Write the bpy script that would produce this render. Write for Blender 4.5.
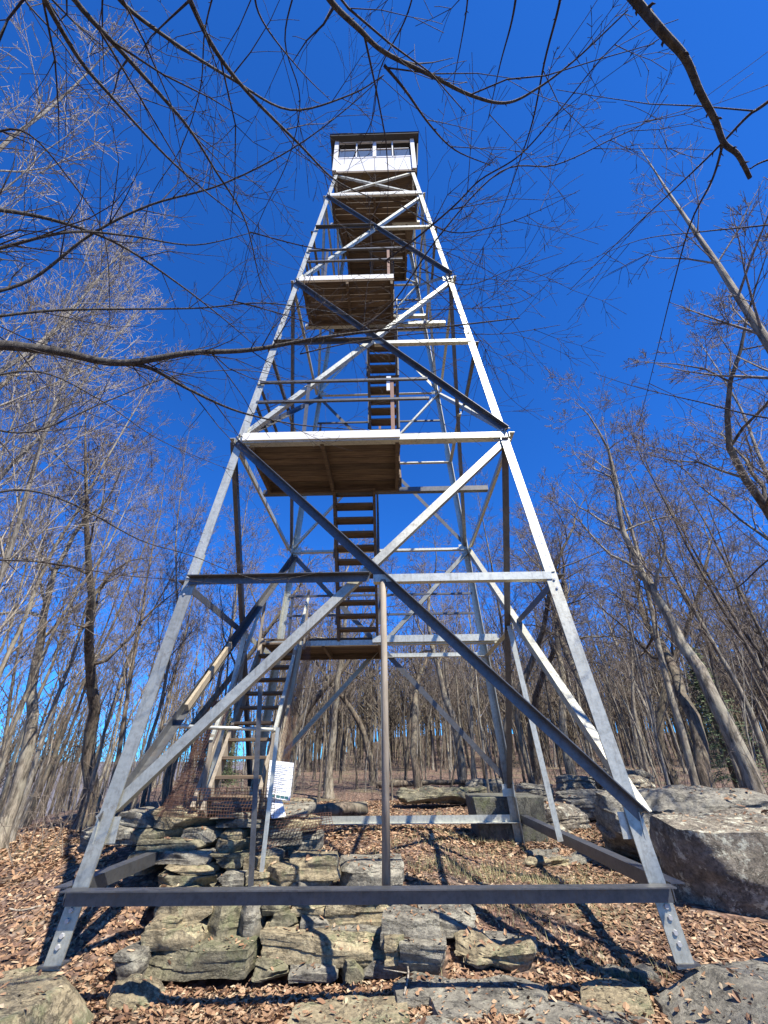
import bpy, bmesh, math, random
import numpy as np
from mathutils import Vector, Matrix, noise
from mathutils.bvhtree import BVHTree

for o in list(bpy.data.objects): bpy.data.objects.remove(o)
S = bpy.context.scene
COL = S.collection

# ------------------------------------------------------------------ camera
FPX = 430.34
FW = Vector((-0.01492365, 0.86755107, 0.49712416))
RT = Vector((0.99968513, 0.02297634, -0.01008642))
UP = Vector((0.02017258, -0.4968171, 0.86762079))
CAM = Vector((0.2458, -6.5739, 0.8939))
cd = bpy.data.cameras.new('camera'); cam = bpy.data.objects.new('camera', cd); COL.objects.link(cam)
m = Matrix((RT, UP, -FW)).transposed().to_4x4(); m.translation = CAM
cam.matrix_world = m
cd.sensor_fit = 'VERTICAL'; cd.sensor_height = 36; cd.lens = FPX*36/1024
cd.clip_start = .05; cd.clip_end = 12000
S.camera = cam

# ------------------------------------------------------------------ sky, sun, exposure
SUN = Vector((.46, -.50, 1.0)).normalized()
w = bpy.data.worlds.new('World'); S.world = w; w.use_nodes = True
nt = w.node_tree
sky = nt.nodes.new('ShaderNodeTexSky'); sky.sky_type = 'NISHITA'; sky.sun_disc = False
sky.sun_elevation = math.asin(SUN.z); sky.sun_rotation = math.atan2(SUN.x, SUN.y)
sky.altitude = 2500; sky.air_density = 1.0; sky.dust_density = 0.35; sky.ozone_density = 4.0
mul = nt.nodes.new('ShaderNodeMix'); mul.data_type = 'RGBA'; mul.blend_type = 'MULTIPLY'; mul.inputs[0].default_value = 1
nt.links.new(sky.outputs[0], mul.inputs[6]); mul.inputs[7].default_value = (.33, 1.30, 2.65, 1)   # the camera's deep polarised blue
nt.links.new(mul.outputs[2], nt.nodes['Background'].inputs[0])
nt.nodes['Background'].inputs[1].default_value = .05
ld = bpy.data.lights.new('sun', 'SUN'); ld.energy = 5.0; ld.angle = math.radians(.53); ld.color = (1, .94, .84)
lo = bpy.data.objects.new('sun', ld); COL.objects.link(lo)
lo.rotation_euler = (-SUN).to_track_quat('-Z', 'Y').to_euler()
S.view_settings.view_transform = 'Standard'; S.view_settings.look = 'None'
S.view_settings.gamma = 1; S.view_settings.exposure = 1.06
S.render.engine = 'CYCLES'

# ------------------------------------------------------------------ helpers
def tag(o, label=None, cat=None, group=None, kind=None):
    if label: o['label'] = label
    if cat: o['category'] = cat
    if group: o['group'] = group
    if kind: o['kind'] = kind
    return o
def empty(name, loc=(0, 0, 0)):
    o = bpy.data.objects.new(name, None); COL.objects.link(o); o.location = loc
    o.empty_display_size = .1
    return o
def rays(px, py):
    return FW*FPX + RT*(px-384) - UP*(py-512)
def at_y(px, py, Y):                       # world point seen at a photo pixel on the plane y = Y
    d = rays(px, py); return CAM + d*((Y-CAM.y)/d.y)
def at_z(px, py, Z):
    d = rays(px, py); return CAM + d*((Z-CAM.z)/d.z)
def at_d(px, py, D):
    return CAM + rays(px, py).normalized()*D

class MB:
    def __init__(s): s.v = []; s.f = []
    def box(s, c, size, R=None):
        n = len(s.v); c = Vector(c)
        for x in (-.5, .5):
            for y in (-.5, .5):
                for z in (-.5, .5):
                    p = Vector((x*size[0], y*size[1], z*size[2]))
                    if R: p = R @ p
                    s.v.append(c+p)
        s.f += [(n+a, n+b, n+cc, n+d) for a, b, cc, d in ((0, 1, 3, 2), (4, 6, 7, 5), (0, 4, 5, 1), (2, 3, 7, 6), (0, 2, 6, 4), (1, 5, 7, 3))]
        return s
    def bar(s, p0, p1, wd, ht, up=(0, 0, 1)):
        p0 = Vector(p0); p1 = Vector(p1); d = (p1-p0); L = d.length; d.normalize()
        a = d.cross(Vector(up)); a = a.normalized() if a.length > 1e-5 else Vector((1, 0, 0)); b = a.cross(d)
        return s.box((p0+p1)/2, (wd, L, ht), Matrix((a, d, b)).transposed())
    def angle(s, p0, p1, a, b, wd, t=.009):           # rolled L section, heel on p0-p1, flanges along a and b
        p0 = Vector(p0); p1 = Vector(p1); d = (p1-p0).normalized()
        a = Vector(a); a = (a-d*a.dot(d)).normalized(); b = Vector(b); b = b-d*b.dot(d); b = (b-a*b.dot(a)).normalized()
        n = len(s.v); pf = ((0, 0), (wd, 0), (wd, t), (t, t), (t, wd), (0, wd))
        for p in (p0, p1):
            for u, q in pf: s.v.append(p+a*u+b*q)
        for i in range(6):
            j = (i+1) % 6; s.f.append((n+i, n+j, n+6+j, n+6+i))
        s.f += [(n, n+5, n+4, n+3), (n, n+3, n+2, n+1), (n+6, n+7, n+8, n+9), (n+6, n+9, n+10, n+11)]
        return s
    def tube(s, pts, rad, n=6, cap=True):
        k0 = len(s.v); m_ = len(pts); ref = None
        for i, p in enumerate(pts):
            p = Vector(p)
            d = (Vector(pts[min(i+1, m_-1)])-Vector(pts[max(i-1, 0)]))
            d = d.normalized() if d.length > 1e-9 else Vector((0, 0, 1))
            if ref is None: ref = d.orthogonal().normalized()
            ref = (ref-d*ref.dot(d)); ref = ref.normalized() if ref.length > 1e-6 else d.orthogonal().normalized()
            q = d.cross(ref); r = rad[i] if hasattr(rad, '__len__') else rad
            for k in range(n):
                t = 2*math.pi*k/n; s.v.append(p+ref*(r*math.cos(t))+q*(r*math.sin(t)))
        for i in range(m_-1):
            for k in range(n):
                a = k0+i*n+k; b = k0+i*n+(k+1) % n
                s.f.append((a, b, b+n, a+n))
        if cap:
            s.f.append(tuple(k0+k for k in range(n))[::-1]); s.f.append(tuple(k0+(m_-1)*n+k for k in range(n)))
        return s
    def mesh(s, name, mat, smooth=False):
        me = bpy.data.meshes.new(name); me.from_pydata([tuple(v) for v in s.v], [], s.f)
        me.materials.append(mat)
        if smooth: me.polygons.foreach_set('use_smooth', [True]*len(me.polygons))
        me.update(); return me
    def build(s, name, mat, parent=None, smooth=False, bevel=0):
        me = s.mesh(name, mat, smooth)
        bm = bmesh.new(); bm.from_mesh(me); bmesh.ops.recalc_face_normals(bm, faces=bm.faces)
        if bevel: bmesh.ops.bevel(bm, geom=bm.edges[:], offset=bevel, segments=1, affect='EDGES')
        bm.to_mesh(me); bm.free()
        o = bpy.data.objects.new(name, me); COL.objects.link(o)
        if parent: o.parent = parent; o.matrix_parent_inverse = Matrix.Translation(parent.matrix_world.translation).inverted() if False else Matrix.Identity(4)
        return o
# things whose Empty is not at the origin: children carry world-space vertices shifted by -loc
def shift(mb, loc):
    l = Vector(loc); mb.v = [Vector(v)-l for v in mb.v]; return mb

# ------------------------------------------------------------------ materials
def mat(name):
    m = bpy.data.materials.new(name); m.use_nodes = True; t = m.node_tree
    b = t.nodes['Principled BSDF']; return m, t, b
def N(t, kind, **kw):
    n = t.nodes.new(kind)
    for k, v in kw.items():
        if k in n.inputs.keys(): n.inputs[k].default_value = v
        else: setattr(n, k, v)
    return n
def ramp(t, src, stops, interp='LINEAR'):
    r = t.nodes.new('ShaderNodeValToRGB'); e = r.color_ramp; e.interpolation = interp
    while len(e.elements) < len(stops): e.elements.new(.5)
    for el, (p, c) in zip(e.elements, stops): el.position = p; el.color = (*c, 1) if len(c) == 3 else c
    t.links.new(src, r.inputs[0]); return r.outputs[0]
def mix(t, f, a, b, mode='MIX'):
    n = t.nodes.new('ShaderNodeMix'); n.data_type = 'RGBA'; n.blend_type = mode
    if isinstance(f, (int, float)): n.inputs[0].default_value = f
    else: t.links.new(f, n.inputs[0])
    for i, x in ((6, a), (7, b)):
        if isinstance(x, tuple): n.inputs[i].default_value = (*x, 1)
        else: t.links.new(x, n.inputs[i])
    return n.outputs[2]
def coords(t, which='Object', scale=(1, 1, 1), rot=(0, 0, 0)):
    c = t.nodes.new('ShaderNodeTexCoord'); mp = t.nodes.new('ShaderNodeMapping')
    mp.inputs['Scale'].default_value = scale; mp.inputs['Rotation'].default_value = rot
    t.links.new(c.outputs[which], mp.inputs[0]); return mp.outputs[0]
def noi(t, vec, scale, detail=5, rough=.6, out=0, dist=0):
    n = N(t, 'ShaderNodeTexNoise', Scale=scale, Detail=detail, Roughness=rough, Distortion=dist)
    t.links.new(vec, n.inputs['Vector']); return n.outputs[out]
def bump(t, b, h, strength=.5, dist=.02):
    n = N(t, 'ShaderNodeBump', Strength=strength, Distance=dist); t.links.new(h, n.inputs['Height']); t.links.new(n.outputs[0], b.inputs['Normal'])

def steel_mat(name, c0, c1, rust=.1, lichen=False):
    m, t, b = mat(name); v = coords(t)
    n1 = noi(t, v, 3, 6, .65); n2 = noi(t, v, 22, 5, .7)
    c = ramp(t, n1, [(.3, c0), (.7, c1)])
    c = mix(t, ramp(t, n2, [(.45, (0, 0, 0)), (.75, (.7, .7, .7))]), c, tuple(x*.55 for x in c0))
    vstk = coords(t, 'Object', (9, 9, .8)); c = mix(t, ramp(t, noi(t, vstk, 3, 6, .7), [(.52, (0, 0, 0)), (.72, (.55, .55, .55))]), c, (.17, .15, .12))
    st = ramp(t, noi(t, v, 5.5, 9, .75), [(.60-.06*rust*3, (0, 0, 0)), (.74, (1, 1, 1))])
    f = t.nodes.new('ShaderNodeMath'); f.operation = 'MULTIPLY'; f.inputs[1].default_value = min(1, rust*4); t.links.new(st, f.inputs[0])
    c = mix(t, f.outputs[0], c, (.20, .13, .075))
    if lichen:
        sp = t.nodes.new('ShaderNodeSeparateXYZ'); t.links.new(v, sp.inputs[0])
        zz = ramp(t, sp.outputs[2], [(0, (0, 0, 0)), (.44, (0, 0, 0)), (.5, (1, 1, 1)), (.56, (1, 1, 1)), (.62, (0, 0, 0))])
    t.links.new(c, b.inputs['Base Color'])
    b.inputs['Metallic'].default_value = .6; b.inputs['Roughness'].default_value = .45
    bump(t, b, n2, .15, .004)
    return m
def wood_mat(name, c0, c1, c2, plank=None, axis=0):
    m, t, b = mat(name)
    sc = [1.2, 14, 14] if axis == 0 else ([14, 1.2, 14] if axis == 1 else [14, 14, 1.2])
    v = coords(t, 'Object', tuple(sc)); n1 = noi(t, v, 2.2, 7, .7, dist=.4)
    c = ramp(t, n1, [(.28, c0), (.5, c1), (.75, c2)])
    g = t.nodes.new('ShaderNodeNewGeometry')
    c2_ = t.nodes.new('ShaderNodeHueSaturation'); mr = N(t, 'ShaderNodeMapRange'); mr.inputs[3].default_value = .6; mr.inputs[4].default_value = 1.35
    t.links.new(g.outputs['Random Per Island'], mr.inputs[0]); t.links.new(mr.outputs[0], c2_.inputs['Value']); t.links.new(c, c2_.inputs['Color'])
    t.links.new(c2_.outputs[0], b.inputs['Base Color']); b.inputs['Roughness'].default_value = .8
    bump(t, b, n1, .35, .006); return m
def rock_mat(name, c0, c1, c2, lich, lichamt=.5, moss=0, strata=1.0):
    m, t, b = mat(name); v = coords(t, 'Object'); vs = coords(t, 'Object', (1, 1, 3.2*strata), (.12, .06, 0))
    n1 = noi(t, v, 2.4, 8, .68); n2 = noi(t, vs, 5, 9, .7); n3 = noi(t, v, 30, 7, .75)
    c = ramp(t, n1, [(.3, c0), (.5, c1), (.7, c2)])
    c = mix(t, .55, c, ramp(t, n2, [(.35, tuple(x*.42 for x in c0)), (.5, c1), (.66, tuple(min(1, x*1.25) for x in c2))]))
    c = mix(t, ramp(t, n3, [(.35, (.75, .75, .75)), (.55, (0, 0, 0))]), c, tuple(x*.45 for x in c0))
    vo = N(t, 'ShaderNodeTexNoise', Scale=6.5, Detail=10, Roughness=.78); t.links.new(v, vo.inputs['Vector'])
    lf = ramp(t, vo.outputs[0], [(.54, (0, 0, 0)), (.60, (lichamt,)*3)])
    c = mix(t, lf, c, lich)
    if moss:
        mf = ramp(t, noi(t, v, 3.1, 7, .7), [(.55-.1*moss, (0, 0, 0)), (.66, (.85, .85, .85))]); c = mix(t, mf, c, (.085, .095, .04))
    wv = noi(t, vs, 1.3, 9, .7, 0, .3)
    crk = ramp(t, wv, [(.485, (1, 1, 1)), (.498, (.45,)*3), (.502, (.45,)*3), (.510, (1, 1, 1))])
    c = mix(t, crk, tuple(x*.3 for x in c0), c)
    t.links.new(c, b.inputs['Base Color']); b.inputs['Roughness'].default_value = .88
    hh = mix(t, .5, n2, n3); hh = mix(t, .25, hh, crk); bump(t, b, hh, .9, .045)
    return m
M = {}
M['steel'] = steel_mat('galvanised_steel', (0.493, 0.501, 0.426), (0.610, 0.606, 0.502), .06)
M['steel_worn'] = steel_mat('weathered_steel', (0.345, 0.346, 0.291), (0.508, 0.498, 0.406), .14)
M['steel_dull_shaded'] = steel_mat('dull_shaded_steel', (0.092, 0.097, 0.101), (0.151, 0.155, 0.160), .12)  # rails and posts: own dull steel; braces, struts, ties: shade painted in
M['wood_old'] = wood_mat('old_boards', (0.041, 0.027, 0.018), (0.099, 0.067, 0.039), (0.180, 0.126, 0.075))
M['wood_tread'] = wood_mat('tread_boards', (0.038, 0.027, 0.018), (0.096, 0.067, 0.042), (0.166, 0.122, 0.080))
M['wood_grey'] = wood_mat('silvered_wood', (0.141, 0.115, 0.083), (0.243, 0.205, 0.154), (0.333, 0.288, 0.224), axis=2)
M['wood_new'] = wood_mat('yellow_lumber', (0.161, 0.129, 0.077), (0.260, 0.214, 0.143), (0.312, 0.268, 0.187), axis=2)
M['wood_white'] = wood_mat('painted_board', (.50, .48, .42), (.66, .64, .58), (.78, .76, .70))
M['rock_grey'] = rock_mat('grey_schist', (0.119, 0.110, 0.088), (0.218, 0.200, 0.155), (0.317, 0.292, 0.225), (0.376, 0.363, 0.273), .5)
M['rock_tan'] = rock_mat('tan_schist', (0.157, 0.127, 0.076), (0.303, 0.248, 0.149), (0.449, 0.376, 0.230), (0.471, 0.444, 0.279), .5, .12)
M['rock_green'] = rock_mat('mossy_schist', (0.106, 0.097, 0.061), (0.202, 0.180, 0.114), (0.298, 0.264, 0.167), (0.365, 0.343, 0.213), .55, .35)
M['rock_boulder'] = rock_mat('lichened_rock', (0.097, 0.082, 0.058), (0.207, 0.176, 0.129), (0.353, 0.315, 0.234), (0.560, 0.555, 0.420), .8, 0, .4)
M['concrete'] = rock_mat('rough_concrete', (0.096, 0.093, 0.070), (0.128, 0.122, 0.093), (0.154, 0.147, 0.112), (0.115, 0.128, 0.077), .5, .2, .2)

def bark(name, c0, c1, c2, sc=1, patch=None):
    m, t, b = mat(name); v = coords(t, 'Object', (6*sc, 6*sc, 1.1*sc)); v2 = coords(t, 'Object')
    n1 = noi(t, v, 3, 7, .7); n2 = noi(t, v2, 2.0, 5, .6)
    c = ramp(t, n1, [(.38, tuple(x*.7 for x in c0)), (.5, c1), (.60, tuple(x*1.1 for x in c2))])
    if patch: c = mix(t, ramp(t, n2, [(.47, (0, 0, 0)), (.62, (.8, .8, .8))]), c, patch)
    t.links.new(c, b.inputs['Base Color']); b.inputs['Roughness'].default_value = .85
    bump(t, b, n1, .8, .03); return m
M['bark_grey'] = bark('grey_bark', (0.081, 0.067, 0.046), (0.186, 0.156, 0.113), (0.288, 0.248, 0.185), 1, (0.320, 0.296, 0.219))
M['bark_dark'] = bark('dark_bark', (0.035, 0.026, 0.019), (0.092, 0.071, 0.048), (0.169, 0.131, 0.093), 1, (0.191, 0.168, 0.114))
M['bark_pale'] = bark('pale_bark', (0.112, 0.093, 0.069), (0.205, 0.181, 0.144), (0.270, 0.247, 0.205), 1.5)
M['twig_grey'] = bark('grey_twigs', (0.118, 0.090, 0.068), (0.188, 0.152, 0.116), (0.267, 0.219, 0.171), 3)
M['twig_pale'] = bark('pale_twigs', (0.252, 0.211, 0.158), (0.349, 0.304, 0.234), (0.447, 0.396, 0.317), 3)
M['twig_brown'] = bark('brown_twigs', (0.024, 0.017, 0.014), (0.043, 0.032, 0.027), (0.074, 0.055, 0.047), 3)
M['bark_limb'] = bark('limb_bark', (0.031, 0.026, 0.022), (0.058, 0.050, 0.041), (0.091, 0.082, 0.067), 3)

def simple(name, c, rough=.6, metal=0, em=None):
    m, t, b = mat(name); v = coords(t); n = noi(t, v, 9, 6, .7)
    cc = mix(t, ramp(t, n, [(.35, (0, 0, 0)), (.75, (.5, .5, .5))]), c, tuple(x*.65 for x in c))
    t.links.new(cc, b.inputs['Base Color']); b.inputs['Roughness'].default_value = rough; b.inputs['Metallic'].default_value = metal
    return m
M['white_panel'] = simple('white_painted_panel', (0.640, 0.640, 0.624), .5)
M['dark_roof'] = simple('dark_roof', (.055, .052, .048), .8)
M['glass'] = simple('window_glass', (.10, .13, .17), .12)
M['rust_mesh'] = simple('rusty_wire', (.13, .065, .042), .8, .1)
M['paper'] = simple('white_sheet', (.85, .86, .86), .5)
M['ink'] = simple('sign_ink', (.05, .16, .16), .6)
M['ink_grey'] = simple('sign_text', (.66, .68, .70), .6)
M['bolt'] = simple('bolt_steel', (.50, .50, .49), .4, .4)
M['log'] = simple('dark_log_bark', (0.050, 0.043, 0.037), .9)

# ------------------------------------------------------------------ terrain
def sst(x, a, b):
    t = max(0., min(1., (x-a)/(b-a))); return t*t*(3-2*t)
def ground_z(x, y):
    z = -.62
    z += .16*sst(y, -2.2, -.2)+.16*sst(y, -.6, 3.2)+.50*sst(y, 3.5, 26)
    z += .10*sst(x, 2, 8)
    cr = -4.6+(-.18)*max(0, y+1)                     # left shoulder of the ridge
    d = cr-x
    if d > 0: z -= .05*min(d, 4)+.20*max(0, d-2.2)*sst(d, 1.5, 7)
    z += .40*sst(x, -4.9, -3.3)*sst(-x, .9, 2.4)*sst(y, -1.9, .3)*(1-sst(y, 2.0, 5))   # bank the stone platform is set in
    z -= .16*sst(x, -2.4, -1.9)*(1-sst(x, .3, .7))*sst(y, -1.85, -1.6)*(1-sst(y, -.6, -.2))
    z += .16*sst(x, -1.6, -.6)*(1-sst(x, .5, 1.6))*sst(y, -1.7, -.9)*(1-sst(y, 2., 4))
    r = math.hypot(x, y)
    if r < 120: z += (.10*noise.noise((x*.35, y*.35, 3))+.035*noise.noise((x*1.3, y*1.3, 7)))*sst(r, 0.3, 2.5)
    z += 4.2*sst(y, 26, 85)*sst(x, -16+.0*y, 2)
    far = sst(r, 110, 420)
    if far > 0:
        hill = 52*sst(r, 700, 1500)+10*noise.fractal((x*.0012, y*.0012, 1.7), 1, 2, 5)*sst(r, 500, 1500)
        z = z*(1-far)+far*(-58+hill)
        if r > 2600: z -= (r-2600)*.02
    return z
def make_ground():
    rs = [0]; 
    while rs[-1] < 9000:
        r = rs[-1]; rs.append(r+max(.14, r*.028) if r < 30 else r*1.06)
    na = 260; v = [(0, 0, ground_z(0, 0))]; f = []
    for r in rs[1:]:
        for k in range(na):
            a = 2*math.pi*k/na; x = r*math.cos(a); y = r*math.sin(a); v.append((x, y, ground_z(x, y)))
    for k in range(na): f.append((0, 1+k, 1+(k+1) % na))
    for i in range(len(rs)-2):
        for k in range(na):
            a = 1+i*na+k; b = 1+i*na+(k+1) % na; f.append((a, a+na, b+na, b))
    mb = MB(); mb.v = v; mb.f = f
    m, t, b = mat('leaf_litter_ground'); vv = coords(t)
    vo = N(t, 'ShaderNodeTexVoronoi', Scale=17); t.links.new(mix(t, .04, vv, noi(t, vv, 9, 4, .6, 1)), vo.inputs['Vector'])
    sep = t.nodes.new('ShaderNodeSeparateColor'); t.links.new(vo.outputs['Color'], sep.inputs[0])
    leaf = ramp(t, sep.outputs[0], [(.0, (0.058, 0.032, 0.020)), (.25, (0.126, 0.072, 0.046)), (.5, (0.196, 0.115, 0.078)), (.75, (0.259, 0.167, 0.115)), (1, (0.311, 0.230, 0.167))])
    leaf = mix(t, ramp(t, vo.outputs['Distance'], [(.35, (0, 0, 0)), (.75, (.8, .8, .8))]), leaf, (.035, .022, .015))
    big = noi(t, vv, .9, 6, .65)
    c = mix(t, ramp(t, big, [(.52, (0, 0, 0)), (.66, (.75, .75, .75))]), leaf, (.07, .05, .034))
    g = noi(t, vv, .55, 5, .6); gm = ramp(t, g, [(.50, (0, 0, 0)), (.62, (.55, .55, .55))])
    c = mix(t, gm, c, ramp(t, noi(t, vv, 40, 4, .7), [(.3, (.07, .065, .03)), (.7, (.26, .23, .12))]))
    # distant wooded hills: grey-brown leafless canopy
    geo = t.nodes.new('ShaderNodeNewGeometry'); ln = t.nodes.new('ShaderNodeVectorMath'); ln.operation = 'LENGTH'
    t.links.new(geo.outputs['Position'], ln.inputs[0])
    dm = t.nodes.new('ShaderNodeMapRange'); dm.inputs[1].default_value = 45; dm.inputs[2].default_value = 180; t.links.new(ln.outputs['Value'], dm.inputs[0])
    c = mix(t, dm.outputs[0], c, ramp(t, noi(t, vv, .03, 8, .8), [(.3, (.08, .075, .085)), (.7, (.15, .14, .145))]))
    t.links.new(c, b.inputs['Base Color']); b.inputs['Roughness'].default_value = .95
    bump(t, b, mix(t, .4, noi(t, vv, 14, 6, .7), vo.outputs['Distance']), .9, .05)
    o = mb.build('ground', m, None, True); tag(o, kind='structure'); return o
ground = make_ground()

# ------------------------------------------------------------------ rocks
def rock_mesh(name, size, seed, mat_, cuts=7, rough=.05, strata=.03, sub=4, sq=.75):
    rnd = random.Random(seed); off = Vector((rnd.uniform(-50, 50), rnd.uniform(-50, 50), rnd.uniform(-50, 50)))
    bm = bmesh.new(); bmesh.ops.create_cube(bm, size=2); bmesh.ops.subdivide_edges(bm, edges=bm.edges[:], cuts=25 if max(size) > .8 else 17, use_grid_fill=True)
    planes = []
    for i in range(cuts):
        a = rnd.uniform(0, 6.283); e = rnd.choice([0, 0, .25, .6, -.3])+rnd.uniform(-.15, .15)
        n = Vector((math.cos(a)*math.cos(e), math.sin(a)*math.cos(e), math.sin(e))); planes.append((n, rnd.uniform(.82, 1.12)))
    sx, sy, sz = size[0]/2, size[1]/2, size[2]/2; mn = min(sx, sy, sz)
    lay = rnd.uniform(.035, .06)
    for v in bm.verts:
        p = v.co.copy(); s = p.normalized(); p = p*sq+s*(1-sq)*1.15
        for n, d in planes:
            k = p.dot(n)-d
            if k > 0: p -= n*k
        q = Vector((p.x*sx, p.y*sy, p.z*sz)); w = q+off
        st = noise.noise(Vector((w.x*.6, w.y*.6, w.z*9)))*strata+noise.noise(Vector((w.x*1.5, w.y*1.5, w.z*24)))*strata*.3
        st += noise.noise(Vector((w.x*1.1, w.y*1.1, 7.3*math.floor((w.z+.012*math.sin(w.x*5))/lay))))*strata*1.5
        q += Vector((p.x, p.y, 0)).normalized()*st if Vector((p.x, p.y, 0)).length > .01 else Vector()
        nn = noise.fractal(w*(1.1/max(mn, .12)*.35), 1., 2., 5)*rough*2+noise.fractal(w*9, .9, 2., 4)*rough*.35
        q += s*nn
        v.co = q
    me = bpy.data.meshes.new(name); bm.to_mesh(me); bm.free(); me.materials.append(mat_)
    me.polygons.foreach_set('use_smooth', [True]*len(me.polygons))
    me.update()
    try: me.set_sharp_from_angle(angle=math.radians(32))
    except Exception: pass
    return me
ROCKS = []
def rock(name, label, loc, size, seed, mk, rz=0, tilt=(0, 0), parent=None, cat='rock', group=None, **kw):
    me = rock_mesh(name, size, seed, M[mk], **kw)
    o = bpy.data.objects.new(name, me); COL.objects.link(o); o.location = loc; o.rotation_euler = (tilt[0], tilt[1], rz)
    if parent: o.parent = parent
    else: tag(o, label, cat, group)
    ROCKS.append(o); return o

# big named rocks
rock('boulder', 'large lichen-spotted grey boulder beside the right front leg of the tower', (4.42, -.34, -.24), (2.35, 1.55, .98), 23, 'rock_boulder', -.16, (.05, .03), rough=.05, cuts=9, sq=.84, strata=.006)
rock('boulder', 'flat-topped cracked boulder lying behind the large lichened boulder', (4.35, 1.0, .02), (2.2, 1.2, .8), 12, 'rock_grey', .1, (.12, -.05), rough=.06, sq=.7)
rock('footing_rock', 'squared grey rock carrying the right front leg of the tower', (2.88, -2.58, -.66), (1.8, .92, .56), 19, 'rock_grey', -.10, (.0, .0), rough=.010, cuts=3, sq=.97, strata=.006)
rock('footing_rock', 'pale mossy rock carrying the left front leg of the tower', (-2.32, -2.66, -.67), (1.05, 1.0, .56), 14, 'rock_tan', .30, (-.02, .02), rough=.014, cuts=4, sq=.96, strata=.01)
rock('rock', 'small slab of rock lying right of the left footing rock', (-1.72, -2.05, -.655), (.34, .4, .13), 15, 'rock_tan', .5, (.1, .15), rough=.04)
rock('footing_rock', 'low rock under the left rear leg behind the stone platform', (-2.30, 2.32, -.42), (.7, .7, .3), 16, 'rock_grey', .2)
bgr = [
 ((3.2, 3.4, -.16), (1.3, .9, .5), 'rounded pale boulder behind the right tie beam', 'rock_boulder'),
 ((4.3, 4.6, .0), (1.2, .7, .55), 'mid-sized boulder in the rubble pile behind the right front leg', 'rock_grey'),
 ((3.5, 5.6, .12), (.9, .5, .45), 'tilted narrow slab leaning in the rubble behind the concrete pier', 'rock_grey'),
 ((5.6, 5.2, .1), (1.3, .9, .7), 'blocky dark boulder at the foot of the right-hand trees', 'rock_boulder'),
 ((6.3, 7.0, .22), (1.6, 1., .7), 'stacked rock hump at the edge of the right-hand woods', 'rock_grey'),
 ((4.9, 6.6, .2), (1.0, .8, .5), 'small boulder in front of the stacked rock hump', 'rock_grey'),
 ((1.6, 7.5, .02), (2.6, 1.2, .32), 'low mossy ledge behind the concrete pier', 'rock_green'),
 ((2.9, 8.6, .15), (1.2, .8, .35), 'flat rock on the ground under the thick central oak', 'rock_grey'),
 ((-4.1, 1.6, -.22), (.9, .7, .42), 'grey rock in the leaves left of the stone platform', 'rock_grey'),
 ((-5.9, .4, -.50), (1.3, .7, .4), 'low rock at the left edge of the clearing', 'rock_green'),
 ((-4.9, -.1, -.52), (.45, .3, .2), 'small dark rock half buried in the leaves at left', 'rock_grey'),
 ((2.75, 1.55, -.42), (1.7, .9, .12), 'thin flat slab lying in front of the right rear leg', 'rock_grey'),
 ((1.0, -1.62, -.52), (.62, .32, .15), 'thin wedge of stone on the ground right of the wooden post', 'rock_tan'),
 ((3.55, -1.75, -.60), (.42, .3, .2), 'rounded cobble in front of the lichened boulder', 'rock_boulder'),
 ((1.95, -1.55, -.66), (.9, .5, .16), 'sunken slab beside the right front leg', 'rock_grey'),
 ((2.3, 1.1, -.40), (.7, .35, .13), 'small flat stone lying near the right side tie beam', 'rock_tan'),
]
for i, (l, s, lab, mk) in enumerate(bgr):
    rock('rock' if s[0] < 1 else 'boulder', lab, l, s, 40+i, mk, random.Random(i).uniform(-.5, .5), (0, 0), rough=.04)
# flat bedrock slabs set in the ground in front of the steps
for i, (l, s, rz, lab, mk) in enumerate([
 ((.92, -2.15, -.655), (.95, .62, .16), .15, 'broad cracked slab on the ground right of the stone steps', 'rock_grey'),
 ((1.28, -2.85, -.66), (.75, .85, .15), -.5, 'pale slab with a diagonal crack at the bottom centre right', 'rock_grey'),
 ((.55, -2.75, -.655), (.5, .45, .14), .5, 'small flat slab in the leaves below the stone steps', 'rock_grey'),
 ((.42, -2.0, -.62), (.45, .45, .15), .1, 'squarish flat slab touching the right end of the steps', 'rock_grey'),
 ((.15, -2.9, -.67), (.5, .35, .12), -.2, 'thin leaf-covered slab at the bottom centre', 'rock_tan'),
 ((.95, -3.35, 0), (.85, .6, .14), .1, 'wide pale paving slab at the very bottom right of centre', 'rock_tan'),
 ((-.1, -2.35, 0), (.8, .42, .13), .05, 'long tan slab lying in the leaves just below the stone steps', 'rock_tan'),
 ((1.75, -2.25, 0), (.55, .45, .13), .4, 'small tilted slab between the broad cracked slab and the right footing rock', 'rock_tan'),
 ((1.15, -1.35, 0), (.6, .4, .12), -.3, 'pale slab on the ground just behind the front tie beam', 'rock_grey'),
 ((-.55, -3.45, 0), (.6, .4, .13), -.2, 'tan slab among the leaves at the bottom edge left of centre', 'rock_tan'),
 ((-.95, -2.9, -.66), (.5, .4, .14), .3, 'dark flat stone half hidden in leaves at the bottom left centre', 'rock_grey')]):
    l = (l[0], l[1], ground_z(l[0], l[1])+.045-s[2]/2)
    rock('rock', lab, l, s, 80+i, mk, rz, rough=.012, cuts=5, sq=.93, cat='rock', strata=.006)

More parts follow.
